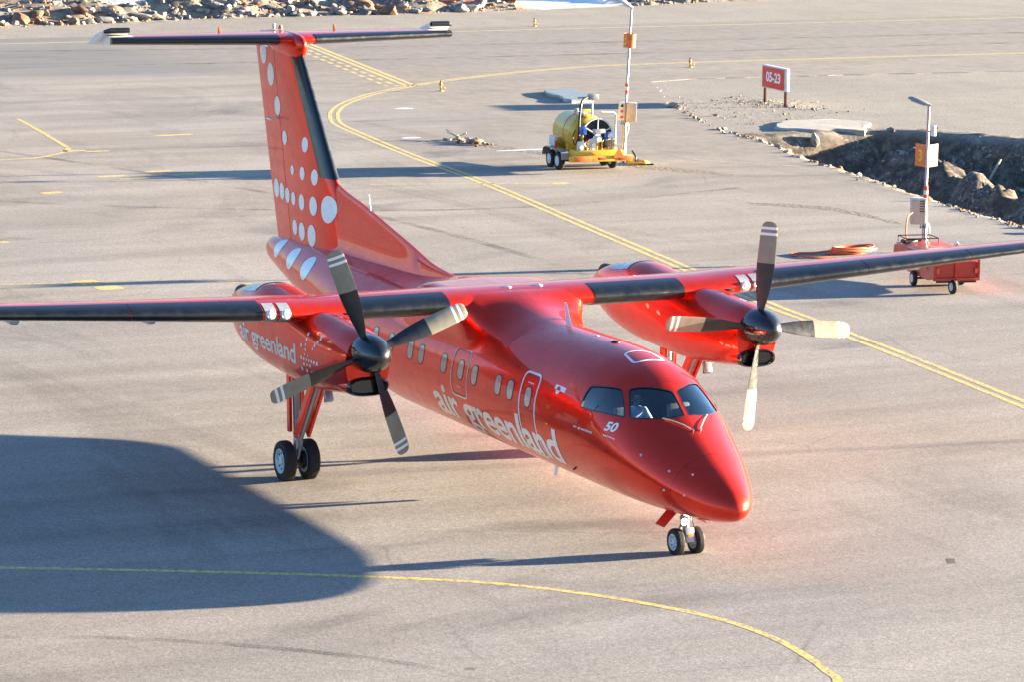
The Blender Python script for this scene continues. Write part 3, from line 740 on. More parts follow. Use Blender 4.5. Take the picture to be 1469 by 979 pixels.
def decal_text(txt, f, name, parent, nx_=24, ny_=8, mat='white_decal', **kw):
    """f maps (u, v) -> 3D point; u runs 0..1 over the width, v is in units of the text's full height from its lowest point"""
    bm, (x0, x1, y0, y1) = text_polys(txt, **kw); slice_bm(bm, x0, x1, y0, y1, nx_, ny_)
    bm.verts.index_update()
    V = [f((v.co.x-x0)/(x1-x0), (v.co.y-y0)/(y1-y0)) for v in bm.verts]; F = [[v.index for v in fc_.verts] for fc_ in bm.faces]; bm.free()
    mb = MB(); mb.add(V, F, mat); return mb.build(name, parent)
def fus_map(xa, xb, t_low, t_high, side):
    """side=1: right-hand side of the aircraft, reading aft to nose; side=-1: left, reading nose to aft"""
    def f(u, v):
        x = xa+(xb-xa)*(u if side > 0 else 1-u); return fus(x, side*rad(t_low+(t_high-t_low)*v), .0045)
    return f
decal_text('air greenland', fus_map(.06, 5.44, 142.5, 97.5, 1), 'airline_lettering', fuselage, 60, 14, bold=.02, shear=.10, spacing=.94)
decal_text('air greenland', fus_map(.06, 5.44, 142.5, 97.5, -1), 'airline_lettering', fuselage, 60, 14, bold=.022, shear=.05, spacing=.94)
def quad_map(c00, c10, c01, c11, side=1, off=.004):
    def f(u, v):
        q = (np.array(c00)*(1-u)+np.array(c10)*u)*(1-v)+(np.array(c01)*(1-u)+np.array(c11)*u)*v
        return fus(q[0], side*rad(q[1]), off)
    return f
decal_text('50', quad_map((7.05, 74.5), (7.35, 68.5), (7.03, 66.8), (7.32, 60)), 'anniversary_number', fuselage, 6, 5, bold=.03, shear=.3)
decal_text('air greenland', quad_map((6.14, 88.2), (6.74, 85), (6.14, 85.6), (6.74, 82.4)), 'small_lettering', fuselage, 10, 3, bold=.02)
# tiny unreadable placards
for x0_, x1_, t_, dt_ in ((7.06, 7.36, 78.5, -4.2), (4.22, 4.44, 69.5, 0), (1.37, 1.55, 95.5, 0)):
    mb = MB(); rs_ = random.Random(int(t_)); x_ = x0_
    while x_ < x1_:
        w_ = rs_.uniform(.015, .04); ta = t_+dt_*(x_-x0_)/(x1_-x0_); V = [fus(a_, rad(ta+b_), .004) for a_, b_ in ((x_, 0), (x_+w_, 0), (x_+w_, -.9-rs_.random()*.6), (x_, -.9))]
        mb.add(V, [[0, 1, 2, 3]], 'white_decal'); x_ += w_+.012
    mb.build('placard', fuselage)
# flag of Greenland: white over red with a counter-coloured disc
def fus_disc(mb, x, t, r, off, mat, side=1, half=None, n=28):
    a = np.linspace(0, 2*np.pi, n+1)[:-1] if half is None else np.linspace(0, np.pi, n)*(1 if half == 'top' else -1)
    V = [fus(x+r*math.cos(w), side*(rad(t)-r*math.sin(w)/1.28), off) for w in a]; k = len(V)
    V.append(fus(x if half is None else x, side*rad(t), off)); mb.add(V, [[i, (i+1) % k, k] for i in range(k if half is None else k-1)], mat)
for sd_ in (1, -1):
    mb = MB(); g = lambda a, b_: fus(a, sd_*rad(b_), .004)
    V = [g(x, t) for t in (62.3, 64.3, 66.2) for x in np.linspace(5.22, 5.60, 7)]
    mb.add(V, [[r*7+k, r*7+k+1, (r+1)*7+k+1, (r+1)*7+k] for r in range(2) for k in range(6)], 'white_decal')
    fus_disc(mb, 5.36, 66.2, .072, .006, 'sign_red', sd_, 'top'); fus_disc(mb, 5.36, 66.2, .072, .006, 'white_decal', sd_, 'bottom'); mb.build('flag_emblem', fuselage)
for x, t, r in ((-10.05, 55, .26), (-8.80, 60, .29), (-7.6, 60, .31)):
    mb = MB(); R_ = lambda xx: max(.4, float(f_hw(NOSE-xx)))
    n = 36; V = []
    for s_ in (1, .66, .33):
        for w in np.linspace(0, 2*np.pi, n+1)[:-1]: V.append(fus(x+r*s_*math.cos(w), rad(t)-r*s_*math.sin(w)/R_(x), .005))
    V.append(fus(x, rad(t), .005)); F = []
    for q in range(2):
        for k in range(n): F.append([q*n+k, q*n+(k+1) % n, (q+1)*n+(k+1) % n, (q+1)*n+k])
    F += [[2*n+k, 2*n+(k+1) % n, 3*n] for k in range(n)]
    mb.add(V, F, 'white_decal'); mb.build('white_dot', fuselage)
# --- small fittings on the fuselage
def blade_antenna(x, t, h, c0, c1, sweep, name, mat='white_decal', thick=.025):
    base = Vector(fus(x, rad(t), -.01)); up = (Vector(fus(x, rad(t), .1))-base).normalized(); ax = Vector((1, 0, 0)); sd2 = up.cross(ax).normalized()
    rings = []
    for s_, c_ in ((0, c0), (1, c1)):
        o = base + up*h*s_ - ax*sweep*s_
        rings.append([tuple(o + ax*(c_/2*math.cos(w)) + sd2*(thick/2*(1-.5*s_)*math.sin(w))) for w in np.linspace(0, 2*np.pi, 13)[:-1]])
    mb = MB(); mb.loft(rings, mat); return mb.build(name, fuselage, 40)
blade_antenna(3.4, 0, .42, .24, .10, .16, 'blade_antenna'); blade_antenna(3.05, 180, .34, .22, .12, .12, 'blade_antenna'); blade_antenna(-6.6, 0, .10, .2, .1, .03, 'blade_antenna')
blade_antenna(5.66, 131, .06, .10, .05, .02, 'drain_mast', 'dark_metal')
def blob(x, t, r, h, mat, name):
    base = Vector(fus(x, rad(t), -.005)); up = (Vector(fus(x, rad(t), .1))-base).normalized()
    T = Matrix.Translation(base) @ up.to_track_quat('Z', 'X').to_matrix().to_4x4()
    mb = MB(); mb.lathe([(r, 0), (r*.97, h*.4), (r*.75, h*.8), (r*.3, h), (.001, h)], mat, 20, T); return mb.build(name, fuselage)
blob(5.22, 0, .085, .035, 'dark_metal', 'roof_vent'); blob(4.5, 0, .05, .015, 'rim_paint', 'roof_vent')
for x, t in ((8.60, 62), (8.95, 45), (9.02, 84), (8.62, 95), (8.0, 68)): blob(x, t, .022, .03, 'rim_paint', 'sensor_probe')
mb = MB()
for a, t1, b_, t2 in ((8.22, 6, 7.80, 27), (8.22, -6, 7.80, -27)):
    P = [fus(a+(b_-a)*k/6, rad(t1+(t2-t1)*k/6), .02+.02*math.sin(k/6*3.14)) for k in range(7)]; mb.tube(P, .010, 'strut_cream', 6); mb.tube([fus(a, rad(t1), 0), fus(a, rad(t1), .045)], .022, 'steel', 8)
mb.build('wiper', fuselage)

# --- cockpit fittings
for y in (-.52, .52):
    mb = MB(); mb.box((6.80, y, 1.88), (.42, .44, .12), 'cockpit_grey', bev=.03); mb.box((6.62, y, 2.12), (.10, .42, .46), 'cockpit_grey', bev=.04)
    mb.build('pilot_seat', fuselage)
mb = MB(); mb.box((7.70, 0, 1.98), (.30, 1.2, .34), 'cockpit_grey', bev=.06); mb.box((7.43, 0, 2.06), (.03, 1.3, .22), 'black_gloss'); mb.box((7.05, 0, 1.95), (.7, .3, .25), 'cockpit_grey', bev=.04)
mb.tube([(7.35, -.52, 1.9), (7.2, -.52, 2.12)], .02, 'black_gloss'); mb.tube([(7.2+.04*math.cos(w)*0, -.52+.14*math.cos(w), 2.14+.06*math.sin(w)) for w in np.linspace(.2, 2.9, 9)], .016, 'black_gloss')
mb.build('instrument_panel', fuselage)

# --- WING
def airfoil(t, camber=.02, n=34, te=.004):
    b_ = (1-np.cos(np.linspace(0, np.pi, n)))/2
    yt = 5*t*(.2969*np.sqrt(b_)-.126*b_-.3516*b_**2+.2843*b_**3-.1015*b_**4) + te*b_
    yc = np.where(b_ < .4, camber/.16*(.8*b_-b_**2), camber/.36*(.2+.8*b_-b_**2))
    return np.concatenate([np.stack([b_[::-1], (yc+yt)[::-1]], -1), np.stack([b_[1:], (yc-yt)[1:]], -1)])
def wing_params(y):
    a = abs(y); o = max(0, a-4.6)
    c = 2.46 - .145*o; xl = 1.50 - .052*o - .022*0; z = 3.38 + .047*max(0, a-3.94); th_ = .18-.006*o
    return c, xl, z, th_
INC = rad(3)
def wing_ring(y, grow=0.0, sub=None):
    c, xl, z, t = wing_params(y); A = airfoil(t)
    if sub is not None: A = A[sub]
    out = []
    m_ = np.gradient(A, axis=0); nn = np.stack([m_[:, 1], -m_[:, 0]], -1); nn /= np.linalg.norm(nn, axis=1, keepdims=True)+1e-9
    for (u, w), q in zip(A, nn):
        X_ = u*c - q[0]*grow; W_ = w*c - q[1]*grow
        out.append((xl - X_*math.cos(INC) + W_*math.sin(INC)*0, y, z + W_ - X_*math.sin(INC)))
    return out
YS = [-12.95, -12.9, -12.75, -12.4] + list(np.linspace(-12, -4.6, 14)) + [-3.94, -2.5, -1.3, 0]
YS = YS + [-y for y in YS[:-1][::-1]]
def tipc(y, ring):
    a = abs(y); k = {12.95: .35, 12.9: .7, 12.75: .93}.get(round(a, 2), 1)
    c_ = np.array(ring).mean(0); return [tuple((np.array(q)-c_)*np.array([.75+.25*k, 1, k])+c_) for q in ring]
mb = MB(); mb.loft([tipc(y, wing_ring(y)) for y in YS], 'red_paint_plain'); wing = mb.build('wing', plane, 40)
n0 = 33; LEsub = slice(n0-9, n0+9)
def boot(y0, y1, k=8):
    ys = np.linspace(y0, y1, k)
    rings = []
    for i, y in enumerate(ys):
        outer = wing_ring(y, -.008, LEsub) ; inner = wing_ring(y, .006, LEsub); 
        c_, xl, z, t = wing_params(y)
        o1 = max(outer, key=lambda q: q[0])[0]; i1 = max(inner, key=lambda q: q[0])[0]
        if o1 < i1: outer, inner = inner, outer
        rings.append(outer + inner[::-1])
    mb = MB(); mb.loft(rings, 'boot_rubber'); return mb.build('deicing_boot', wing, 30)
for s_ in (1, -1): boot(s_*1.5, s_*3.42, 5); boot(s_*5.18, s_*7.6, 6); boot(s_*7.62, s_*10.1, 6); boot(s_*10.12, s_*12.6, 6)
for s_ in (1, -1):
    for yy in (4.75, 5.03):
        mb = MB(); y = s_*yy; c_, xl, z, t = wing_params(y)
        sub = slice(n0-7, n0+7); r1 = wing_ring(y-.105, -.006, sub); r2 = wing_ring(y+.105, -.006, sub)
        ra, rb = (r1, r2)
        if max(q[0] for q in r1) < xl: ra = wing_ring(y-.105, .008, sub); rb = wing_ring(y+.105, .008, sub)
        mb.loft([ra, rb], 'strut_grey', closed=False, caps=False)
        T = TR((xl+.016, y, z+.015), 0, rad(90))
        mb.lathe([(.078, -.03), (.082, 0), (.075, .012), (.06, .004), (.03, -.004), (.001, -.006)], 'chrome', 24, T); mb.lathe([(.088, -.03), (.088, .004), (.082, .008)], 'white_decal', 24, T)
        mb.build('landing_light', wing)
for s_ in (1, -1):
    for yy in (6.9, 9.4):
        mb = MB(); c_, xl, z, t = wing_params(yy); y = s_*yy
        prof = [(0, .01), (.15, .07), (.5, .11), (1.2, .10), (1.9, .05), (2.1, .01)]
        rings = []
        for u, r in prof: rings.append([(xl-.75-u, y+r*.6*math.sin(w), z-.20-.02*u+r*1.3*math.cos(w)) for w in np.linspace(0, 2*np.pi, 13)[:-1]])
        mb.loft(rings, 'pale_paint'); mb.build('flap_fairing', wing)
# fairing between wing and fuselage: the skin swells up and out, and runs back into the hull with a hollow curve
fx0 = pchip([-3.9, -3.0, -2.0, -1.0, -.2, .9, 1.3, 1.6, 2.0, 2.5, 3.0, 3.5], [0, .10, .38, .80, .97, 1, .93, .74, .44, .19, .06, 0])
fx1 = pchip([-3.9, -2.6, -1.6, -.9, -.3, .9, 1.25, 1.45, 1.65, 1.9, 2.3, 2.9], [0, .06, .30, .72, .95, 1, .95, .80, .54, .30, .11, 0])
gth = pchip([0, 5, 10, 15, 20, 25, 30, 35, 39, 43, 47, 51, 56, 61, 66, 84], [.368, .374, .393, .425, .472, .536, .617, .712, .755, .69, .51, .30, .12, .03, 0, 0])
def fair_pt(x, t):
    w = min(1, abs(math.degrees(t))/42); w = w*w*(3-2*w)
    d = float(gth(abs(math.degrees(t))))*(float(fx0(x))*(1-w)+float(fx1(x))*w)
    p_ = fus(x, t); r = np.array([0, p_[1], p_[2]-1.955]); r /= np.linalg.norm(r)
    return tuple(p_ + r*(d-.006))
mb = MB(); rings = []
tt = np.linspace(rad(-84), rad(84), 97)
for x in np.concatenate([np.linspace(3.45, .9, 44), np.linspace(.8, -3.85, 34)]): rings.append([fair_pt(x, t) for t in tt] + [tuple(fus(x, rad(84), -.1)), tuple(fus(x, rad(40), -.25)), tuple(fus(x, 0, -.3)), tuple(fus(x, rad(-40), -.25)), tuple(fus(x, rad(-84), -.1))])
mb.loft(rings, 'red_paint_plain'); fairing = mb.build('wing_root_fairing', plane, 60)
for x, y in ((1.02, -.10), (1.02, .55)):
    mb = MB(); mb.lathe([(.075, 0), (.075, .02), (.06, .045), (.03, .055), (.001, .057)], 'pale_paint', 20, TR((x, y, 3.572))); mb.build('position_light', fairing)

# --- NACELLES, PROPELLERS
NX = [3.36, 3.30, 3.15, 2.9, 2.5, 2.0, 1.5, 1.0, .4, -.3, -1.0, -1.6, -2.2, -2.7, -3.1, -3.3]
n_top = pchip(NX[::-1], [2.95, 3.08, 3.26, 3.40, 3.50, 3.60, 3.55, 3.50, 3.47, 3.44, 3.41, 3.38, 3.36, 3.335, 3.31, 3.30])
n_bot = pchip(NX[::-1], [2.72, 2.60, 2.42, 2.26, 2.14, 2.06, 2.02, 2.00, 2.00, 2.01, 2.05, 2.11, 2.16, 2.20, 2.235, 2.28])
n_wid = pchip(NX[::-1], [.08, .16, .30, .42, .50, .54, .56, .57, .57, .565, .55, .53, .50, .465, .44, .42])
def nac_pt(x, w, s_, off=0):
    zt, zb, W = float(n_top(x)), float(n_bot(x)), float(n_wid(x)); zc = (zt+zb)/2+.10; c, sn = math.cos(w), math.sin(w)
    e = .70 if x > .5 else .80
    q = np.array([x, W*np.sign(sn)*abs(sn)**e, zc+((zt-zc) if c > 0 else (zc-zb))*np.sign(c)*abs(c)**e])
    if c > 0 and x > 1: q[1] *= 1-.30*c*min(1, (x-1)/1.2)
    if off: q[1] += off*np.sign(sn)
    return (q[0], s_*3.94+q[1], q[2])
def blade_mesh(phase_mat):
    mb = MB(); rings = []; rr_ = [.26, .34, .45, .6, .8, 1.0, 1.19, 1.20, 1.4, 1.6, 1.72, 1.721, 1.77, 1.771, 1.83, 1.831, 1.88, 1.881, 1.93, 1.96, 1.975, 1.98]
    ch = pchip([.26, .34, .5, .8, 1.2, 1.6, 1.88, 1.95, 1.98], [.13, .14, .20, .29, .335, .33, .30, .24, .13]); tk = pchip([.26, .4, .8, 1.4, 1.98], [.12, .075, .035, .02, .008])
    tw = pchip([.26, .8, 1.4, 1.98], [rad(52), rad(36), rad(24), rad(17)])
    for r in rr_:
        c, t, b_ = float(ch(r)), float(tk(r)), float(tw(r)); ring = []
        for w in np.linspace(0, 2*np.pi, 19)[:-1]:
            u = math.cos(w)*c/2; v = math.sin(w)*t/2*(1-.35*math.cos(w)) + (.10*c*(1-(2*u/c)**2) if r > .5 else 0)*.35
            ring.append((v*math.cos(b_)+u*math.sin(b_), u*math.cos(b_)-v*math.sin(b_), r))
        rings.append(ring)
    for i in range(len(rr_)-1):
        mid = (rr_[i]+rr_[i+1])/2
        mat = 'blade_dark' if mid < 1.195 else 'blade_pale'
        if 1.72 < mid < 1.77 or 1.83 < mid < 1.88: mat = 'white_decal'
        mb.loft([rings[i], rings[i+1]], mat, T=phase_mat, caps=(i == len(rr_)-2))
    return mb
HUBX, HUBZ = 3.384, 2.985
for s_, ph in ((1, .093457), (-1, -.355289)):
    mb = MB(); xs = list(np.linspace(3.36, 2.4, 14)) + list(np.linspace(2.3, -2.6, 26)) + [-2.8, -3.0, -3.15, -3.25, -3.3]
    mb.loft([[nac_pt(x, w, s_) for w in np.linspace(0, 2*np.pi, 49)[:-1]] for x in xs], 'red_paint_plain')
    nac = mb.build('engine_nacelle', plane, 45)
    # chin intake: black lip round a dark mouth
    mb = MB(); cx, cz = 3.18, 2.37
    def ov(x, a, b_, dz=0): return [(x, s_*3.94+a*np.sign(math.cos(w))*abs(math.cos(w))**.75, cz+dz+b_*np.sign(math.sin(w))*abs(math.sin(w))**.8) for w in np.linspace(0, 2*np.pi, 33)[:-1]]
    mb.loft([ov(2.6, .40, .17, .02), ov(3.05, .41, .185), ov(3.35, .39, .175)], 'red_paint_plain', caps=False)
    mb.loft([ov(3.33, .395, .18), ov(3.41, .385, .17), ov(3.44, .36, .15), ov(3.42, .335, .125), ov(3.37, .32, .11)], 'black_gloss'); mb.build('air_intake', nac, 50)
    mb = MB(); V = []; F = []
    us = np.linspace(-1.15, -1.95, 7); wsx = np.linspace(-.75, .75, 13)
    for x in us:
        for w in wsx: q = nac_pt(x, w, s_); V.append((q[0], q[1], q[2]+.008))
    mb.add(V, [[i*13+k, i*13+k+1, (i+1)*13+k+1, (i+1)*13+k] for i in range(6) for k in range(12)], 'steel')
    mb.lathe([(.0, 0), (.15, .0), (.16, .25), (.17, .5), (.15, .5), (.13, .2)], 'dark_metal', 24, TR((-2.35, s_*3.94, 3.17), 0, rad(-90-4))); mb.build('exhaust_duct', nac)
    mb = MB(); q = nac_pt(1.9, .45, s_); mb.box((1.9, s_*3.94+.22, 3.445), (.16, .12, .03), 'dark_metal'); mb.build('cooling_vent', nac)
    # outboard side lettering and dotted emblem
    def nmap(xa, xb, za, zb, rev):
        def f(u, v):
            x = xa+(xb-xa)*(1-u if rev else u); z = za+(zb-za)*v
            zt, zbm, W = float(n_top(x)), float(n_bot(x)), float(n_wid(x)); zc = (zt+zbm)/2+.10
            h = (z-zc)/((zt-zc) if z > zc else (zc-zbm)); c = min(1, abs(h))**(1/(.70 if x > .5 else .8)); w = math.acos(max(-1, min(1, c*np.sign(h))))
            q = nac_pt(x, w, s_); q2 = nac_pt(x, -w, s_); out = q if s_*(q[1]-q2[1]) > 0 else q2
            return (out[0], out[1]+s_*.004, z)
        return f
    decal_text('air greenland', nmap(-1.75, 1.35, 2.36, 2.84, s_ > 0), 'airline_lettering', nac, 24, 6, bold=.02, spacing=.95)
    mb = MB(); dots = [(0, 1, .03), (0, .86, .028), (0, .72, .026), (0, .58, .024), (.55, 1, .036), (.48, .88, .032), (.40, .77, .028), (.33, .67, .024), (-.2, .66, .03), (-.03, .44, .02), (.12, .44, .02), (-.2, .32, .032), (-.08, .32, .026), (.05, .32, .022), (.16, .32, .022), (.28, .32, .026), (.40, .32, .03), (.54, .32, .036),
                       (-.08, .17, .026), (.06, .18, .022), (.20, .18, .026), (-.2, .02, .032), (.02, .01, .03), (.26, .0, .032)]
    fm = nmap(1.62, 2.32, 2.42, 3.10, False)
    for u, v, r in dots:
        r *= 1.15; du = r/.70; dv = r/.68; uu = (u+.2)/.75
        V = [fm(uu+du*math.cos(w), v+dv*math.sin(w)) for w in np.linspace(0, 2*np.pi, 13)[:-1]]; mb.add(V, [list(range(12))], 'white_decal')
    mb.build('dotted_emblem', nac)
    # propeller: spinner and four blades
    hub = Matrix.Translation((HUBX, s_*3.94, HUBZ))
    mb = MB(); mb.lathe([(.30, -.03), (.345, -.02), (.35, .04), (.345, .16), (.32, .30), (.27, .43), (.20, .54), (.12, .62), (.05, .655), (.001, .66)], 'black_gloss', 40, hub @ Matrix.Rotation(rad(90), 4, 'Y'))
    prop = mb.build('propeller', plane, 40)
    for k in range(4):
        a = ph + k*math.pi/2
        T = hub @ Matrix.Translation((.05, 0, 0)) @ Matrix.Rotation(-a, 4, 'X')
        blade_mesh(T).build('propeller_blade', prop, 50)

# --- TAIL
def sym_ring(xl, c, t, z, yofs=0, n=22, xa=0, xb=1):
    b_ = (1-np.cos(np.linspace(0, np.pi, n)))/2; b_ = xa+(xb-xa)*b_
    yt = 5*t*(.2969*np.sqrt(b_)-.126*b_-.3516*b_**2+.2843*b_**3-.1036*b_**4)+.002
    return [(xl-u*c, v*c, z) for u, v in zip(b_, yt)] + [(xl-u*c, -v*c, z) for u, v in zip(b_[::-1], yt[::-1])]
def fin_le(z): return -7.62 - .80*(z-4.56) if z > 4.56 else -7.62 + .34*(4.56-z)
def fin_te(z): return -11.0 - .328*(z-2.98)
def fin_h(z): return fin_te(z) + .40*(fin_le(-(-z)) - fin_te(z))*.82          # rudder hinge
FZ = [2.9, 3.3, 3.8, 4.3, 4.56, 5.0, 5.6, 6.2, 6.8, 7.2, 7.36]
def fin_t(z): return .105
def fin_section(z, part):
    le, te = fin_le(z), fin_te(z); c = le-te; hfrac = (le-(-9.93-.26*(z-3.14)))/c
    return sym_ring(le, c, fin_t(z), z, xa=0, xb=hfrac-.004) if part == 'fin' else sym_ring(le, c, fin_t(z), z, xa=hfrac+.004, xb=1)
mb = MB(); mb.loft([fin_section(z, 'fin') for z in FZ], 'red_paint_plain')
fin = mb.build('tail_fin', plane, 40)
mb = MB(); mb.loft([fin_section(z, 'rudder') for z in [2.99]+FZ[1:-2]+[7.13]], 'red_paint_plain'); rudder = mb.build('rudder', plane, 40)
# dorsal fin
dors = pchip([-7.9, -7.62, -6.2, -4.8, -3.6, -2.6, -1.6, -1.0], [4.72, 4.56, 4.28, 3.99, 3.74, 3.52, 3.42, 3.3])
mb = MB(); rings = []
for x in np.linspace(-1.0, -8.2, 26):
    zt = float(dors(x)) if x > -7.9 else 4.3; ring = []
    for z, h in ((zt, .012), (zt-.03, .03), (zt-.12, .045), (3.4+(zt-3.4)*.4, .075), (3.25, .11), (3.12, .19), (3.0, .34)):
        ring.append((x, h, min(z, zt)))
    rings.append(ring + [(a, -b_, c) for a, b_, c in ring[::-1]])
mb.loft(rings, 'red_paint_plain'); mb.build('dorsal_fin', plane, 45)
mb = MB(); rings = []
for z in (4.62, 5.2, 5.9, 6.6, 7.1):
    r_ = sym_ring(fin_le(z)+.012, (fin_le(z)-fin_te(z)), fin_t(z)*1.09, z, xb=.12, n=12); rings.append(r_)
mb.loft(rings, 'boot_rubber'); mb.build('deicing_boot', fin, 40)
def fin_half(x, z):
    le, te = fin_le(z), fin_te(z); c = le-te; u = min(1, max(0.0005, (le-x)/c)); t = fin_t(z)
    return c*(5*t*(.2969*math.sqrt(u)-.126*u-.3516*u*u+.2843*u**3-.1036*u**4)+.002)
DOTS = [(-11.75, 7.0, .26), (-11.21, 6.55, .25), (-10.74, 5.9, .21), (-10.24, 5.25, .155), (-8.97, 5.23, .165), (-9.73, 4.6, .11), (-9.08, 4.6, .145), (-8.40, 4.59, .17), (-10.98, 4.06, .21), (-10.54, 4.04, .185), (-10.12, 4.0, .165),
        (-9.69, 3.98, .145), (-9.13, 3.97, .175), (-8.44, 3.97, .205), (-7.74, 3.98, .29), (-9.62, 3.36, .165), (-9.14, 3.33, .195), (-8.52, 3.32, .235)]
for x, z, r in DOTS:
    for sd_ in (1, -1):
        V = []; n = 32; ok = []
        for s2 in (1, .8, .6, .4, .2):
            for w in np.linspace(0, 2*np.pi, n+1)[:-1]:
                X_, Z_ = x+r*s2*math.cos(w), z+r*s2*math.sin(w)
                X_ = min(max(X_, fin_te(Z_)+.01), fin_le(Z_)-.025)
                if X_ > fin_le(Z_)-.03: hh = fin_half(X_, Z_)+.004
                else: hh = fin_half(X_, Z_)
                V.append((X_, -sd_*(hh+.005), min(Z_, 7.12)))
        V.append((x if x > fin_te(z)+.03 else fin_te(z)+.05, -sd_*(fin_half(min(x, fin_le(z)-.1), z)+.006), z))
        F = [[q_*n+k, q_*n+(k+1) % n, (q_+1)*n+(k+1) % n, (q_+1)*n+k] for q_ in range(4) for k in range(n)] + [[4*n+k, 4*n+(k+1) % n, 5*n] for k in range(n)]
        on_rudder = x < -9.93-.26*(z-3.14)
        mb = MB(); mb.add(V, F, 'white_decal'); mb.build('white_dot', rudder if on_rudder else fin)
# tailplane
def tp(y):
    a = abs(y)/3.96; le = -9.75 - .80*a; te = -12.05 + .30*0 - .0*a; te = -12.0; return le, te
def tail_ring(y, xa, xb, grow=0, z0=7.40):
    le, te = tp(y); c = le-te; b_ = (1-np.cos(np.linspace(0, np.pi, 16)))/2; b_ = xa+(xb-xa)*b_
    t = .12; yt = 5*t*(.2969*np.sqrt(b_)-.126*b_-.3516*b_**2+.2843*b_**3-.1036*b_**4)*c+.003+grow
    return [(le+grow-u*c, y, z0+v) for u, v in zip(b_, yt)] + [(le+grow-u*c, y, z0-v) for u, v in zip(b_[::-1], yt[::-1])]
ys = [-3.96, -3.9, -3.6, -3.45, -2.4, -1.2, -.3, 0, .3, 1.2, 2.4, 3.45, 3.6, 3.9, 3.96]
mb = MB(); mb.loft([tail_ring(y, 0, .60) for y in ys[3:-3]], 'red_paint_plain')
for y2 in (ys[:4], ys[-4:]): mb.loft([tail_ring(y, 0, .60) for y in y2], 'pale_paint')
tail = mb.build('tailplane', plane, 40)
for s_ in (1, -1):
    mb = MB(); mb.loft([tail_ring(s_*y, 0, .10, .010) for y in (.42, 1.4, 2.5, 3.3, 3.97)], 'boot_rubber'); mb.build('deicing_boot', tail, 40)
    # elevator drooped trailing edge down, horn balance raised at the tip
    hinge = -10.95
    def er(y, lead=0, z0=7.40):
        out = []
        le, te = tp(y); hx = le-(le-te)*.62
        L = hx-te
        prof = [(lead, 0), (lead-.04, .035), (lead-.15, .055), (0, .075), (-L*.5, .04), (-L, .006)] if lead > 0 else [(.0, .0), (-.01, .06), (-.06, .07), (-L*.5, .04), (-L, .006)]
        P = [(u, v) for u, v in prof] + [(u, -v) for u, v in prof[::-1][:-1]]
        a = rad(17)
        for u, v in P: out.append((hx + u*math.cos(a) - v*math.sin(a)*0, y, z0 + u*math.sin(a) + v*math.cos(a)))
        return out
    mb = MB(); mb.loft([er(s_*y) for y in (.30, 1.5, 2.8, 3.40)], 'red_paint_plain'); mb.loft([er(s_*y) for y in (3.402, 3.52)], 'pale_paint')
    mb.loft([er(s_*y, .78 if y < 4 else .6) for y in (3.53, 3.9, 4.0, 4.06)], 'pale_paint'); el = mb.build('elevator', plane, 40)
    a = rad(17); le, te = tp(3.8); hx = le-(le-te)*.62
    mb = MB(); P = [(hx+(.78+.03)*math.cos(a), hx)]
    mb.tube([(hx+.74*math.cos(a), s_*3.53, 7.40+.74*math.sin(a)), (hx+.74*math.cos(a), s_*3.95, 7.40+.74*math.sin(a)), (hx+.64*math.cos(a), s_*4.05, 7.40+.64*math.sin(a))], [.062, .062, .04], 'boot_rubber', 12); mb.build('horn_boot', el)
mb = MB(); rings = []
for x, w, zl, zh in ((-9.50, .03, 7.24, 7.36), (-9.58, .10, 7.10, 7.45), (-9.75, .17, 6.98, 7.51), (-10.1, .20, 6.95, 7.54), (-10.7, .20, 7.0, 7.55), (-11.4, .16, 7.1, 7.52), (-12.1, .06, 7.25, 7.45)):
    rings.append([(x, w*math.cos(q), (zl+zh)/2+(zh-zl)/2*math.sin(q)) for q in np.linspace(0, 2*np.pi, 25)[:-1]])
mb.loft(rings, 'red_paint_plain'); mb.build('tail_bullet', plane, 60)
for x, y in ((-11.0, -1.35), (-11.0, 1.35)):
    mb = MB(); mb.prism([(0, 0), (.16, 0), (.05, .17), (.0, .17)], .03, 'orange_paint', TR((x-.1, y, 7.46), 0, 0, rad(90))); mb.build('static_fin', tail)
mb = MB(); mb.lathe([(.05, 0), (.05, .05), (.03, .09), (.001, .1)], 'orange_paint', 14, TR((-10.9, 0, 7.56))); mb.lathe([(.03, 0), (.03, .12), (.001, .12)], 'strut_grey', 10, TR((-11.3, 0, 7.54))); mb.build('beacon_light', tail)
mb = MB(); mb.tube([(-10.95, -.15, 5.62), (-10.85, -.34, 5.62), (-10.55, -.36, 5.62)], .014, 'white_decal', 8); mb.tube([(-10.75, -.12, 5.62), (-10.80, -.34, 5.62)], .012, 'white_decal', 8); mb.build('vor_antenna', fin)
mb = MB(); mb.tube([(-5.75, 0, 4.0), (-5.9, 0, 4.52)], [.02, .008], 'white_decal', 8); mb.build('whip_antenna', fin)

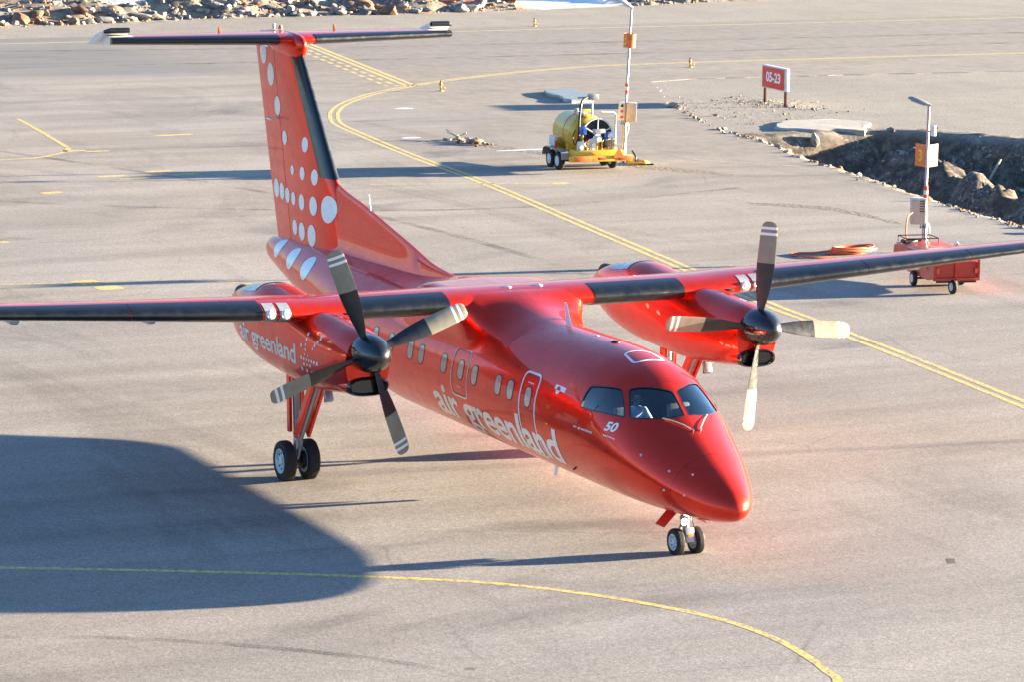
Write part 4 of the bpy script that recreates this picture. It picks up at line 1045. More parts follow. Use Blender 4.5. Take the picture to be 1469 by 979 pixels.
# --- LANDING GEAR
def wheel(c, r, w, name='wheel', hub='rim_paint'):
    T = TR(c)
    mb = MB(); k = w/2
    mb.lathe([(r*.60, -k*.86), (r*.66, -k), (r*.84, -k*.98), (r*.95, -k*.80), (r*.995, -k*.5), (r*.98, -k*.44), (r*.98, -k*.38), (r, -k*.32), (r, -k*.05), (r*.985, -k*.03), (r*.985, k*.03), (r, k*.05), (r, k*.32), (r*.98, k*.38), (r*.98, k*.44), (r*.995, k*.5), (r*.95, k*.80), (r*.84, k*.98), (r*.66, k), (r*.60, k*.86)], 'tyre', 44, T, axis='y', caps=False)
    w_ = mb.build('wheel', plane, 35)
    mb = MB()
    for s_ in (1, -1):
        mb.lathe([(r*.62, s_*k*.55), (r*.61, s_*k*.93), (r*.56, s_*k*.95), (r*.50, s_*k*.60), (r*.30, s_*k*.52), (r*.22, s_*k*.55), (r*.20, s_*k*.85), (r*.12, s_*k*.95), (.001, s_*k*.95)], hub, 32, T, axis='y')
        for q in range(8):
            a = q*math.pi/4; mb.tube([(c[0]+r*.39*math.cos(a), c[1]+s_*k*.50, c[2]+r*.39*math.sin(a)), (c[0]+r*.39*math.cos(a), c[1]+s_*k*.66, c[2]+r*.39*math.sin(a))], r*.055, 'dark_metal', 8)
    mb.build('rim', w_, 35)
    return w_
for s_ in (1, -1):
    yc = s_*3.94
    for dy in (-.235, .235): wheel((0, yc+dy, .385), .385, .235)
    mb = MB(); mb.tube([(0, yc, .40), (-.03, yc, .95), (-.10, yc, 2.35)], [.05, .055, .07], 'strut_grey', 16); mb.tube([(0, yc-.16, .385), (0, yc+.16, .385)], .06, 'dark_metal', 12)
    mb.tube([(.02, yc, .80), (.16, yc, .62), (.05, yc, .42)], .03, 'strut_grey', 8); mb.tube([(.03, yc+.04, .85), (.04, yc+.06, 2.1)], .014, 'dark_metal', 6)
    for dy in (-.10, .10): mb.lathe([(.10, -.04), (.17, -.03), (.17, .03), (.10, .04)], 'dark_metal', 20, TR((0, yc+dy, .385)), axis='y')
    mb.box((.05, yc, .72), (.16, .14, .22), 'strut_grey', bev=.03); mb.build('main_gear_strut', plane, 40)
    mb = MB(); mb.tube([(.10, yc, .72), (1.22, yc, 2.30)], [.04, .05], 'strut_grey', 12); mb.tube([(.15, yc+.05, .80), (1.2, yc+.06, 2.3)], .012, 'dark_metal', 6); mb.build('drag_brace', plane, 40)
    def leaf(a, b_, w, side, t=.055):
        a = Vector(a); b_ = Vector(b_); ax = (b_-a).normalized(); n_ = Vector((0, 1, 0)); mb = MB(); u = ax.cross(n_).normalized()
        o = Vector((0, side, 0)); V = []
        for q in (a, b_):
            for k2 in (-w/2, w/2):
                for j in (-t/2, t/2): V.append(q+o+u*k2+n_*j)
        mb.add(V, [[0, 1, 3, 2], [4, 6, 7, 5], [0, 4, 5, 1], [2, 3, 7, 6], [0, 2, 6, 4], [1, 5, 7, 3]], 'red_paint_plain', smooth=False); mb.build('gear_door', plane, 30)
    for j in (-.125, .125): leaf((-.04, yc, .93), (-.10, yc, 2.2), .13, j); leaf((.24, yc, .90), (1.18, yc, 2.22), .14, j)
    mb = MB(); mb.box((1.42, yc+.05, 1.86), (.10, .16, .24), 'strut_grey', bev=.03, R=Matrix.Rotation(rad(-28), 3, 'Y')); mb.box((1.38, yc+.05, 1.80), (.06, .12, .14), 'dark_metal'); mb.build('gear_bay_hinge', plane)
ng = 7.95
for dy in (-.19, .19): wheel((ng, dy, .235), .235, .15)
mb = MB(); mb.tube([(ng, 0, .24), (ng-.02, 0, .55), (ng-.03, 0, .9)], [.045, .06, .085], 'strut_cream', 16); mb.tube([(ng, -.13, .235), (ng, .13, .235)], .035, 'dark_metal', 10)
mb.tube([(ng+.02, .0, .78), (ng+.30, .0, .80)], .03, 'dark_metal', 8); mb.tube([(ng-.05, 0, .62), (ng-.22, 0, .42), (ng-.03, 0, .26)], .028, 'strut_grey', 8)
mb.lathe([(.10, 0), (.11, .04), (.09, .08)], 'strut_cream', 20, TR((ng-.02, 0, .60))); mb.box((ng+.10, 0, .36), (.10, .17, .26), 'strut_grey', bev=.02, R=Matrix.Rotation(rad(-14), 3, 'Y')); mb.box((ng+.165, 0, .36), (.012, .12, .05), 'orange_paint', R=Matrix.Rotation(rad(-14), 3, 'Y'))
mb.tube([(ng+.05, .05, .85), (ng+.10, .09, .5), (ng+.05, .08, .3)], .012, 'dark_metal', 6); mb.build('nose_gear_strut', plane, 40)
mb = MB(); mb.lathe([(.001, -.02), (.05, -.02), (.07, .03), (.07, .05)], 'strut_grey', 20, TR((ng+.06, -.10, .60), 0, rad(90))); mb.lathe([(.062, 0), (.05, .012), (.001, .018)], 'lamp_lit', 20, TR((ng+.105, -.10, .60), 0, rad(90))); mb.build('taxi_light', plane)
for s_ in (1, -1):
    mb = MB(); V = [(ng-.30, s_*.20, .74), (ng+.02, s_*.20, .74), (ng-.04, s_*.40, .50), (ng-.34, s_*.40, .50)]
    V += [(a, b_+s_*.02, c) for a, b_, c in V]; mb.add(V, [[0, 1, 2, 3], [7, 6, 5, 4], [0, 4, 5, 1], [1, 5, 6, 2], [2, 6, 7, 3], [3, 7, 4, 0]], 'red_paint_plain', smooth=False); mb.build('nose_gear_door', plane)

# --- the pilot seen through the right-hand windscreen
def person_mesh():
    P = {'pelvis': ((6.55, -.52, 2.12), .15), 'belly': ((6.52, -.52, 2.24), .14), 'chest': ((6.54, -.52, 2.40), .15), 'neck0': ((6.56, -.52, 2.52), .075), 'neck': ((6.58, -.52, 2.57), .055),
         'shR': ((6.56, -.70, 2.46), .075), 'elR': ((6.74, -.78, 2.26), .050), 'wrR': ((6.98, -.66, 2.33), .032), 'shL': ((6.56, -.34, 2.46), .075), 'elL': ((6.72, -.26, 2.24), .05), 'wrL': ((6.95, -.36, 2.24), .032),
         'hipR': ((6.62, -.62, 2.10), .11), 'kneeR': ((7.0, -.64, 2.08), .075), 'hipL': ((6.62, -.42, 2.10), .11), 'kneeL': ((7.0, -.40, 2.08), .075), 'handR': ((7.06, -.63, 2.36), .036), 'handL': ((7.03, -.38, 2.25), .036)}
    E = [('pelvis', 'belly'), ('belly', 'chest'), ('chest', 'neck0'), ('neck0', 'neck'), ('chest', 'shR'), ('shR', 'elR'), ('elR', 'wrR'), ('chest', 'shL'), ('shL', 'elL'), ('elL', 'wrL'), ('pelvis', 'hipR'), ('hipR', 'kneeR'), ('pelvis', 'hipL'), ('hipL', 'kneeL'), ('wrR', 'handR'), ('wrL', 'handL')]
    for hnd, sx in (('handR', 1), ('handL', -1)):
        h = Vector(P[hnd][0])
        for k in range(4):
            a = h + Vector((.035, (k-1.5)*.019, .006)); b_ = a + Vector((.034-.004*abs(k-1.5), 0, -.010)); c_ = b_ + Vector((.014, 0, -.024))
            P[f'{hnd}{k}a'] = (tuple(a), .0095); P[f'{hnd}{k}b'] = (tuple(b_), .0088); P[f'{hnd}{k}c'] = (tuple(c_), .0080)
            E += [(hnd, f'{hnd}{k}a'), (f'{hnd}{k}a', f'{hnd}{k}b'), (f'{hnd}{k}b', f'{hnd}{k}c')]
        a = h + Vector((-.005, sx*.040, .0)); b_ = a + Vector((.03, sx*.012, -.006)); P[hnd+'t'] = (tuple(a), .011); P[hnd+'u'] = (tuple(b_), .0095); E += [(hnd, hnd+'t'), (hnd+'t', hnd+'u')]
    keys = list(P); me = D.meshes.new('person'); me.from_pydata([P[k][0] for k in keys], [(keys.index(a), keys.index(b_)) for a, b_ in E], [])
    o = D.objects.new('person_tmp', me); COL.objects.link(o); sk = o.modifiers.new('s', 'SKIN'); sub = o.modifiers.new('u', 'SUBSURF'); sub.levels = 1; sub.render_levels = 1
    for v, k in zip(me.skin_vertices[0].data, keys): v.radius = (P[k][1], P[k][1]); v.use_root = (k == 'pelvis')
    dg = bpy.context.evaluated_depsgraph_get(); dg.update(); m2 = D.meshes.new_from_object(o.evaluated_get(dg)); D.objects.remove(o)
    V = [v.co[:] for v in m2.vertices]; F = [list(f.vertices) for f in m2.polygons]; D.meshes.remove(m2)
    mb = MB(); mb.mi('skin'); mb.add(V, F, 'shirt')
    for i, f in enumerate(mb.f):
        c_ = np.mean([mb.v[k] for k in f], 0)
        if c_[2] > 2.555 or (c_[0] > 6.93 and c_[2] > 2.2): mb.m[i] = 0
        elif c_[2] < 2.17 and c_[0] > 6.5: mb.m[i] = mb.mi('cockpit_dark')
    # head with brow, nose, chin and ears
    bm = bmesh.new(); bmesh.ops.create_uvsphere(bm, u_segments=28, v_segments=22, radius=1)
    for v in bm.verts:
        x, y, z = v.co; X_ = x*.098; Y_ = y*.076; Z_ = z*.122
        if z < -.1: X_ *= 1-.22*(-z-.1); Y_ *= 1-.42*(-z-.1)
        if x > .55 and abs(y) < .55: X_ += .010*math.exp(-((z-.22)/.14)**2) - .010*math.exp(-((z-.02)/.10)**2-((abs(y)-.3)/.16)**2)
        if x > .7: X_ += .034*math.exp(-((y)/.13)**2)*max(0, 1-abs(z+.13)/.24); X_ += .008*math.exp(-((z+.45)/.08)**2-(y/.3)**2) + .010*math.exp(-((z+.82)/.18)**2-(y/.3)**2)
        if abs(y) > .88 and abs(x+.05) < .25 and abs(z) < .28: Y_ *= 1.16
        v.co = (X_, Y_, Z_)
    T = TR((6.615, -.52, 2.685), rad(-25)); mb.add([v.co[:] for v in bm.verts], [[v.index for v in f.verts] for f in bm.faces], 'skin', T); bm.free()
    S_ = Matrix.Translation((.34, .05, -.13)); mb.v = [tuple(S_ @ Vector(q)) for q in mb.v]; return mb, S_ @ T
mb, T = person_mesh(); pilot = mb.build('person', None, 60)
tag(pilot, 'person in a light shirt sitting behind the right-hand cockpit windscreen', 'person')
mb = MB(); V = []; F = []; n = 20
bm = bmesh.new(); bmesh.ops.create_uvsphere(bm, u_segments=24, v_segments=16, radius=1)
for v in bm.verts: v.co = (v.co.x*.106-.008, v.co.y*.083, v.co.z*.118+.012)
bmesh.ops.delete(bm, geom=[v for v in bm.verts if v.co.z < -.02 or (v.co.x > .055 and v.co.z < .075)], context='VERTS'); bm.verts.index_update()
mb.add([v.co[:] for v in bm.verts], [[v.index for v in f.verts] for f in bm.faces], 'hair', T); bm.free(); mb.build('hair', pilot)
mb = MB(); mb.tube([(T @ Vector((0, .085*math.sin(w), .118*math.cos(w)+.012))) for w in np.linspace(-1.5, 1.5, 13)], .010, 'black_gloss', 8)
for y in (-.088, .088): mb.lathe([(.03, -.012), (.032, 0), (.026, .014)], 'black_gloss', 16, T @ TR((0, y, 0)), axis='y')
mb.build('headset', pilot)

# ============================================================ APRON EQUIPMENT
def fwheel(parent, c, r, w, ang=0, hub='rim_paint'):
    """small road wheel, axle along local y"""
    T = TR(c, ang); k = w/2
    mb = MB(); mb.lathe([(r*.55, -k*.9), (r*.75, -k), (r*.93, -k*.85), (r, -k*.5), (r, k*.5), (r*.93, k*.85), (r*.75, k), (r*.55, k*.9)], 'tyre', 32, T, axis='y', caps=False); w_ = mb.build('wheel', parent, 40)
    mb = MB(); mb.lathe([(r*.57, -k*.95), (r*.52, -k*.7), (r*.25, -k*.6), (r*.2, -k*1.02), (.001, -k*1.02)], hub, 24, T, axis='y'); mb.lathe([(r*.57, k*.95), (r*.52, k*.7), (r*.25, k*.6), (r*.2, k*1.02), (.001, k*1.02)], hub, 24, T, axis='y'); mb.build('rim', w_, 40)

# --- yellow tank trailer with hose reel.  local: x towards the drawbar end (away), y across, z up
tr = thing('tank_trailer', 'yellow tank trailer with hose reel and four wheels beside the leaning lamp post', 'trailer', (-42.25, 23.55, 0.02), rad(180-4))
# local +x now points to world -x; local +y points to world -y
for x in (.15, .88):
    for y in (-.98, .98): fwheel(tr, (x, y, .31), .31, .20)
mb = MB(); mb.box((.3, 0, .52), (2.9, 1.5, .10), 'yellow_paint'); mb.box((-1.15, 0, .50), (.14, 2.3, .20), 'yellow_paint', bev=.02)
mb.tube([(1.7, .5, .5), (2.9, 0, .5)], .05, 'yellow_paint'); mb.tube([(1.7, -.5, .5), (2.9, 0, .5)], .05, 'yellow_paint'); mb.box((-.75, 0, .66), (.7, 1.7, .2), 'yellow_paint', bev=.02); mb.tube([(.15, -.95, .31), (.15, .95, .31)], .04, 'dark_metal'); mb.tube([(.88, -.95, .31), (.88, .95, .31)], .04, 'dark_metal'); mb.build('chassis', tr)
mb = MB(); mb.box((-1.23, .70, .50), (.02, .62, .16), 'orange_paint'); mb.box((-1.23, -.88, .50), (.02, .52, .16), 'orange_paint'); mb.box((-1.23, 0.0, .50), (.02, .28, .08), 'sign_red'); mb.build('reflector_strip', tr)
mb = MB(); mb.prism([(-.20, 0), (.20, 0), (0, .34)], .03, 'orange_paint', TR((-1.26, -.62, .52), rad(90), 0, rad(90))); mb.build('warning_triangle', tr)
for y in (-.98, .98):
    mb = MB(); pts = [(-.36, .40), (-.30, .62), (-.10, .70), (1.13, .70), (1.33, .62), (1.40, .40)]; V = []
    for x, z in pts: V += [(x, y-.14, z), (x, y+.14, z), (x, y+.14, z+.025), (x, y-.14, z+.025)]
    F = [[4*i+k, 4*i+(k+1) % 4, 4*i+4+(k+1) % 4, 4*i+4+k] for i in range(5) for k in range(4)] + [[0, 1, 2, 3], [20, 21, 22, 23]]
    mb.add(V, F, 'galvanised', smooth=False); mb.build('mudguard', tr)
mb = MB(); R_ = .66; prof = [(.001, -.12), (.32, -.09), (.54, -.02), (R_, .14), (R_, 1.6), (.55, 1.78), (.32, 1.85), (.001, 1.88)]
mb.lathe([(r, h-.15) for r, h in prof], 'yellow_paint', 48, TR((0, .06, 1.24)), axis='x'); mb.box((.2, .1, .72), (.2, 1.2, .35), 'yellow_paint'); mb.box((1.5, .1, .72), (.2, 1.2, .35), 'yellow_paint')
mb.lathe([(R_+.006, .5), (R_+.012, .52), (R_+.006, .54)], 'orange_paint', 48, TR((0, .06, 1.24)), axis='x'); tank = mb.build('tank', tr)
mb = MB(); mb.lathe([(.24, 0), (.24, .10), (.20, .12), (.001, .13)], 'yellow_paint', 24, TR((.55, .06, 1.86))); mb.lathe([(.06, 0), (.06, .25)], 'strut_grey', 12, TR((.30, .3, 1.82))); mb.box((.32, .05, 1.98), (.12, .5, .10), 'yellow_paint'); mb.box((-.02, .30, 1.92), (.25, .22, .16), 'steel', bev=.04); mb.build('manhole_cover', tank)
# reel: dark drum, pale rim and spokes, in front of the tank end
rc = (-.55, -.10, 1.22)
mb = MB(); mb.lathe([(.001, 0), (.54, 0), (.54, .06), (.30, .08), (.30, .36), (.54, .38), (.54, .42), (.001, .42)], 'rubber_black', 40, TR(rc), axis='x')
for k in range(5): mb.tube([(rc[0]+.12+.055*k, rc[1]+.40*math.cos(w), rc[2]+.40*math.sin(w)) for w in np.linspace(0, 2*np.pi, 30)[:-1]], .03, 'black_hose', 8, closed=True)
reel = mb.build('hose_reel', tr)
mb = MB(); mb.tube([(rc[0]-.03, rc[1]+.57*math.cos(w), rc[2]+.57*math.sin(w)) for w in np.linspace(0, 2*np.pi, 41)[:-1]], .030, 'white_matt', 10, closed=True)
for k in range(6):
    a = k*math.pi/3+.55; mb.tube([(rc[0]-.03, rc[1]+.08*math.cos(a), rc[2]+.08*math.sin(a)), (rc[0]-.03, rc[1]+.57*math.cos(a), rc[2]+.57*math.sin(a))], .020, 'white_matt', 8)
mb.lathe([(.10, -.08), (.10, .0)], 'white_matt', 20, TR(rc), axis='x'); mb.build('reel_rim', reel)
mb = MB(); mb.tube([(-.62, -.72, .55), (-.62, -.75, 1.92), (-.62, -.66, 2.0), (-.62, -.2, 2.02)], .035, 'strut_cream', 10); mb.tube([(-.2, -.05, 1.8), (-.2, -.05, 2.5)], .03, 'white_matt', 10); mb.build('hose_frame', tr)
mb = MB(); mb.box((-.2, -.08, 2.50), (.22, .34, .20), 'galvanised', bev=.02); mb.box((-.2, .24, 2.48), (.05, .5, .05), 'galvanised'); mb.build('flood_lamp', tr)
mb = MB(); mb.tube(smooth_path([(-.6, .62, .75), (-.62, .60, 1.2), (-.6, .58, 1.8), (-.55, .52, 2.2), (-.45, .42, 2.4), (-.35, .2, 2.5)], 5), .042, 'black_hose', 10); mb.tube(smooth_path([(-.72, .78, 1.45), (-.76, .88, 1.2), (-.76, .80, .95), (-.72, .66, 1.2), (-.72, .56, 1.5), (-.74, .46, 1.25)], 5), .02, 'black_hose', 8); mb.build('filling_hose', tr)
for k, (y, z, mt, d) in enumerate(((.52, 1.42, 'blue_paint', (.20, .20, .28)), (-.42, 1.24, 'blue_paint', (.18, .26, .22)), (-.02, 1.12, 'white_matt', (.16, .26, .20)), (.16, .92, 'white_matt', (.14, .26, .42)), (-.28, .98, 'dark_metal', (.18, .18, .3)), (-.62, .9, 'strut_cream', (.14, .16, .4)), (.6, .86, 'white_matt', (.12, .24, .4)))):
    mb = MB(); mb.box((-.78, y, z), d, mt, bev=.03); mb.lathe([(d[1]*.32, -.06), (d[1]*.32, 0)], 'steel' if k % 2 else mt, 18, TR((-.78-d[0]/2, y, z)), axis='x')
    mb.tube([(-.78, y, z-d[2]/2), (-.76, y+.02, .62)], .028, 'yellow_paint' if k % 2 == 0 else 'galvanised', 8); mb.build('pump_unit', tr)
mb = MB(); mb.box((-.80, -.06, 1.38), (.04, .46, .16), 'galvanised', R=Matrix.Rotation(.3, 3, 'Y')); mb.tube([(-.74, -.5, .7), (-.74, -.5, 1.1), (-.74, -.1, 1.1), (-.74, -.1, .7)], .03, 'yellow_paint', 8)
for y in (-.62, -.16, .38, .02): mb.tube([(-.82, y, .72), (-.84, y, 1.05)], .035, 'yellow_paint', 10); mb.lathe([(.06, 0), (.06, .03)], 'sign_red' if y > .3 else 'steel', 14, TR((-.84, y, 1.06)))
mb.build('pipework', tr)
mb = MB(); mb.box((.9, .92, .92), (.5, .10, .34), 'white_matt', bev=.03); mb.box((.55, .96, .84), (.12, .06, .2), 'sign_red'); mb.build('side_locker', tr)

# --- lamp posts
def digit(txt, size, T, mat, name, parent):
    bm, (x0, x1, y0, y1) = text_polys(txt, bold=.03, size=1); k = size/(y1-y0)
    bm.verts.index_update(); mb = MB(); mb.add([((v.co.x-(x0+x1)/2)*k, (v.co.y-(y0+y1)/2)*k, 0) for v in bm.verts], [[v.index for v in f.verts] for f in bm.faces], mat, T); bm.free()
    return mb.build(name, parent)
def facing(loc, rz):  # plane whose normal is horizontal at heading rz
    return Matrix.Translation(loc) @ Matrix.Rotation(rz, 4, 'Z') @ Matrix.Rotation(rad(90), 4, 'X')
def lamp_post(label, loc, H, tilt, num, zs, zband, zbox, headdir, curved):
    """zs = sign centre height; all heights in metres"""
    lp = thing('lamp_post', label, 'lamp post', loc); lp.rotation_euler = tilt
    mb = MB(); mb.tube([(0, 0, 0), (0, 0, zbox+.1), (0, 0, zbox+.15), (0, 0, H)], [.075, .07, .045, .038], 'galvanised', 14); mb.lathe([(.14, 0), (.14, .02), (.08, .04)], 'galvanised', 18, None); mb.build('pole', lp)
    mb = MB()
    for k in range(3): mb.lathe([(.062, 0), (.062, .118)], 'sign_red' if k != 1 else 'white_matt', 18, TR((0, 0, zband+.12*k-.18)))
    mb.build('warning_band', lp)
    hd = headdir; c, s_ = math.cos(hd), math.sin(hd)
    mb = MB(); rings = []
    for u, w, h0, h1 in ((-.06, .05, -.03, .04), (.05, .09, -.05, .06), (.30, .16, -.06, .09), (.50, .13, -.05, .07), (.60, .06, -.03, .03)):
        rings.append([(u, w*math.cos(q), (h1 if math.sin(q) > 0 else -h0)*math.sin(q)) for q in np.linspace(0, 2*np.pi, 17)[:-1]])
    T = Matrix.Translation((0, 0, H)) @ Matrix.Rotation(hd, 4, 'Z') @ Matrix.Rotation(rad(-18 if not curved else -30), 4, 'Y')
    mb.loft(rings, 'galvanised' if not curved else 'white_matt', T); mb.box((.30, 0, -.055), (.40, .24, .02), 'lamp_glass', T); mb.build('lamp_head', lp)
    fd = rad(-25)         # heading of the side that faces the apron
    if curved:
        mb = MB(); V = []; n = 20
        for z in (-.24, .24):
            for w in np.linspace(0, 2*np.pi, n+1)[:-1]: V.append((.21*math.cos(w), .21*math.sin(w), zs+z))
        mb.add(V, [[k, (k+1) % n, n+(k+1) % n, n+k] for k in range(n)], 'orange_paint'); mb.build('number_sign', lp)
        mb = MB(); V = [((.212)*math.cos(w), (.212)*math.sin(w), zs+z) for z in (-.17, .17) for w in np.linspace(rad(-108), rad(-58), 9)]
        if not num: num = None
        bm, (x0, x1, y0, y1) = text_polys(num or '1', bold=.05); slice_bm(bm, x0, x1, y0, y1, 6, 1); bm.verts.index_update()
        V = []
        for v in bm.verts: u = (v.co.x-x0)/(x1-x0); a = rad(-108)+u*rad(56); V.append((.216*math.cos(a), .216*math.sin(a), zs-.16+.36*(v.co.y-y0)/(y1-y0)))
        mb.add(V, [[v.index for v in f.verts] for f in bm.faces], 'sign_yellow'); bm.free()
        if num: mb.build('number', lp)
    else:
        # two boards meeting at the pole
        a1 = rad(-78); T1 = facing((0, 0, zs), a1+rad(90))
        mb = MB(); mb.box((-.02, -.02, zs), (.02, .5, .62), 'orange_paint', TR((0, 0, 0), rad(-68))) if False else None
        b1 = Matrix.Translation((0, 0, zs)) @ Matrix.Rotation(rad(184), 4, 'Z'); b2 = Matrix.Translation((0, 0, zs)) @ Matrix.Rotation(rad(116), 4, 'Z')
        mb.box((.30, 0, 0), (.46, .02, .62), 'orange_paint', b1); mb.box((.31, 0, 0), (.50, .02, .62), 'sign_back', b2); mb.build('number_sign', lp)
        Tn = b1 @ Matrix.Translation((.30, .013, 0)) @ Matrix.Rotation(rad(180), 4, 'Z') @ Matrix.Rotation(rad(90), 4, 'X')
        digit(num, .34, Tn, 'sign_yellow', 'number', lp)
        mb = MB(); mb.box((.13, .10, zs+.72), (.14, .12, .30), 'white_matt', bev=.03); mb.tube([(0, 0, zs+.7), (.12, .1, zs+.7)], .02, 'galvanised'); mb.box((.17, .19, zs+.8), (.05, .05, .06), 'dark_metal'); mb.build('camera_box', lp)
    if curved:
        mb = MB(); mb.box((.10, .20, zbox), (.34, .34, .66), 'cream_box', TR((0, 0, 0), fd), bev=.02); mb.box((-.06, -.13, zbox), (.28, .22, .62), 'white_matt', TR((0, 0, 0), fd), bev=.02)
        for z in (-.2, 0, .2): mb.lathe([(.05, 0), (.045, .07)], 'sign_red' if z < .1 else 'dark_metal', 14, TR((0, 0, 0), fd) @ TR((.08, -.13, zbox+z), 0, rad(90)))
    else:
        mb = MB(); mb.box((-.02, -.20, zbox), (.30, .40, .70), 'cream_box', TR((0, 0, 0), fd), bev=.02)
        for k in range(5): mb.box((.135, -.10, zbox+.30-.07*k), (.015, .14, .025), 'dark_metal', TR((0, 0, 0), fd))
        mb.box((-.02, -.20, zbox+.365), (.34, .44, .03), 'white_matt', TR((0, 0, 0), fd))
    mb.build('power_box', lp)
    mb = MB(); mb.tube(smooth_path([(.08, .06, zbox-.3), (.12, .1, zbox-.6), (.09, .04, .9 if curved else .6), (.12, .05, .1)], 5), .02, 'strut_cream', 8); mb.tube(smooth_path([(0, -.1, zbox-.3), (.02, -.16, zbox-.45), (.06, -.08, zbox-.4), (.05, .0, zbox-.5)], 5), .012, 'dark_metal', 6); mb.build('cable', lp)
    return lp
lean = Matrix.Rotation(rad(0), 3, 'X')
lamp_post('leaning grey lamp post with a round orange number 4 sign beside the yellow trailer', (-43.37, 25.48, .02), 5.42, (rad(-2.0), rad(1.0), 0), '4', 4.28, 2.62, 1.82, rad(-120), True)
lamp_post('upright grey lamp post with orange number 3 board beside the red cart', (-19.85, 22.68, .02), 4.35, (0, 0, 0), '3', 2.92, 1.92, 1.38, rad(-125), False)
lamp_post('tall grey lamp post out on the right of the apron', (8.6, 49.5, .02), 9.0, (0, 0, 0), '', 4.3, 2.6, 1.8, rad(-120), True)
# concrete foot with yellow paint next to the leaning post
mb = MB(); V, F = rock_shape(.42, 77, 3, .45); mb.add(V, F, 'yellow_paint', TR((-43.1, 25.85, .1), .4)); mb.tube(smooth_path([(-43.1, 25.7, .5), (-43.0, 25.8, .3), (-42.9, 25.75, .15), (-42.8, 25.9, .05), (-42.6, 26.3, .04)], 4), .035, 'black_hose', 8)
tag(mb.build('yellow_footing', angle=60), 'low yellow concrete foot with black hose at the base of the leaning lamp post', 'footing')

# --- red ground power cart (partly behind the wing)
ct = thing('power_cart', 'red ground power cart on small wheels behind the far wing', 'power cart', (-15.95, 20.6, .02), rad(-14))
# local x towards the nose end of the cart (camera right-hand face), y left
mb = MB()
side = [(-1.75, .42), (-1.9, .55), (-1.85, .84), (-1.55, .92), (1.35, .90), (1.45, .85), (1.45, .40), (.9, .28), (-.6, .28)]
V = [(x, y, z) for y in (-.62, .62) for x, z in side]; n = len(side)
mb.add(V, [list(range(n))[::-1], [n+k for k in range(n)]]+[[k, (k+1) % n, n+(k+1) % n, n+k] for k in range(n)], 'cart_red', smooth=False)
body = mb.build('body', ct, 20); md = body.modifiers.new('b', 'BEVEL'); md.width = .03; md.segments = 2
mb = MB(); mb.box((-.1, 0, .93), (2.9, 1.30, .04), 'cart_red', bev=.015); mb.build('lid', ct)
mb = MB()
for y in (-.60, -.02, .60): mb.box((1.48, y, .62), (.05, .06, .54), 'cart_red')
mb.box((1.47, 0, .38), (.07, 1.24, .07), 'cart_red'); mb.box((1.455, -.32, .34), (.03, .45, .10), 'dark_metal'); mb.box((1.455, .32, .34), (.03, .45, .10), 'dark_metal')
for y in (-.52, .52): mb.box((1.51, y, .60), (.02, .06, .12), 'orange_paint')
mb.box((.9, -.635, .62), (.06, .02, .12), 'orange_paint'); mb.box((-.4, -.635, .75), (.5, .015, .3), 'cart_red'); mb.build('end_frame', ct)
fwheel(ct, (.0, -.66, .20), .20, .12, 0, 'white_matt'); fwheel(ct, (.0, .66, .20), .20, .12, 0, 'white_matt'); fwheel(ct, (1.50, -.10, .19), .19, .11, rad(8), 'rim_paint')
mb = MB(); mb.tube([(1.5, -.10, .19), (1.46, -.10, .42)], .035, 'dark_metal'); mb.build('castor_leg', ct)
mb = MB(); mb.tube([(.0, -.6, .2), (.0, .6, .2)], .03, 'dark_metal'); mb.build('axle', ct)
mb = MB(); mb.lathe([(.10, 0), (.10, .12)], 'cart_red', 16, TR((.55, .25, .94))); mb.tube([(.55, .25, 1.04), (.55, .25, 1.12), (.63, .32, 1.21)], [.045, .05, .05], 'steel', 12); mb.build('exhaust_stack', ct)
mb = MB(); mb.tube([(1.0, .3, .94), (1.0, .3, 1.03)], .02, 'dark_metal', 8); mb.lathe([(.001, -.05), (.045, -.03), (.05, .0), (.045, .03), (.001, .05)], 'black_gloss', 16, TR((1.0, .3, 1.08))); mb.build('lifting_eye', ct)
mb = MB(); rail = [(-1.85, -.5), (-1.15, -.5), (-1.15, .4), (-1.85, .4)]
mb.tube([(x, y, 1.08) for x, y in rail], .015, 'rust_post', 8, closed=True)
for x, y in rail: mb.tube([(x, y, .93), (x, y, 1.08)], .015, 'rust_post', 8)
mb.tube(smooth_path([(-1.9, -.3, .8), (-1.8, -.4, .95), (-1.5, -.1, .97), (-1.3, -.45, .98), (-1.6, -.4, .99), (-1.7, .1, .97)], 6), .035, 'black_hose', 8); mb.build('cable_rack', ct)
# cable from the power box to the cart
mb = MB(); mb.tube(smooth_path([(-19.75, 22.2, 1.40), (-19.6, 21.95, 1.30), (-19.1, 21.6, .95), (-18.5, 21.3, .85), (-17.6, 21.1, .96)], 8), .022, 'orange_cable', 8)
tag(mb.build('power_cable'), 'orange cable running from the box on the number 3 post down to the red cart', 'cable')
mb = MB()
for k in range(7):
    cx, cy = -21.85+rr.gauss(0, .06), 21.55+rr.gauss(0, .10); a, b_ = .28+.04*rr.random(), .62+.08*rr.gauss(0, .6); ph = rr.random()*6
    mb.tube([(cx+a*math.cos(w), cy+b_*math.sin(w), .05+.03*k*.8+.02*math.sin(2*w+ph)) for w in np.linspace(0, 2*np.pi, 37)[:-1]], .028, 'orange_cable', 8, closed=True)
mb.tube(smooth_path([(-21.9, 21.0, .12), (-22.1, 20.5, .05), (-22.2, 20.0, .05), (-22.0, 19.7, .05), (-21.3, 19.9, .05), (-21.2, 20.6, .05)], 8), .028, 'orange_cable', 8)
tag(mb.build('coiled_cable'), 'orange brown cable lying in a flat coil on the asphalt left of the red cart', 'cable')

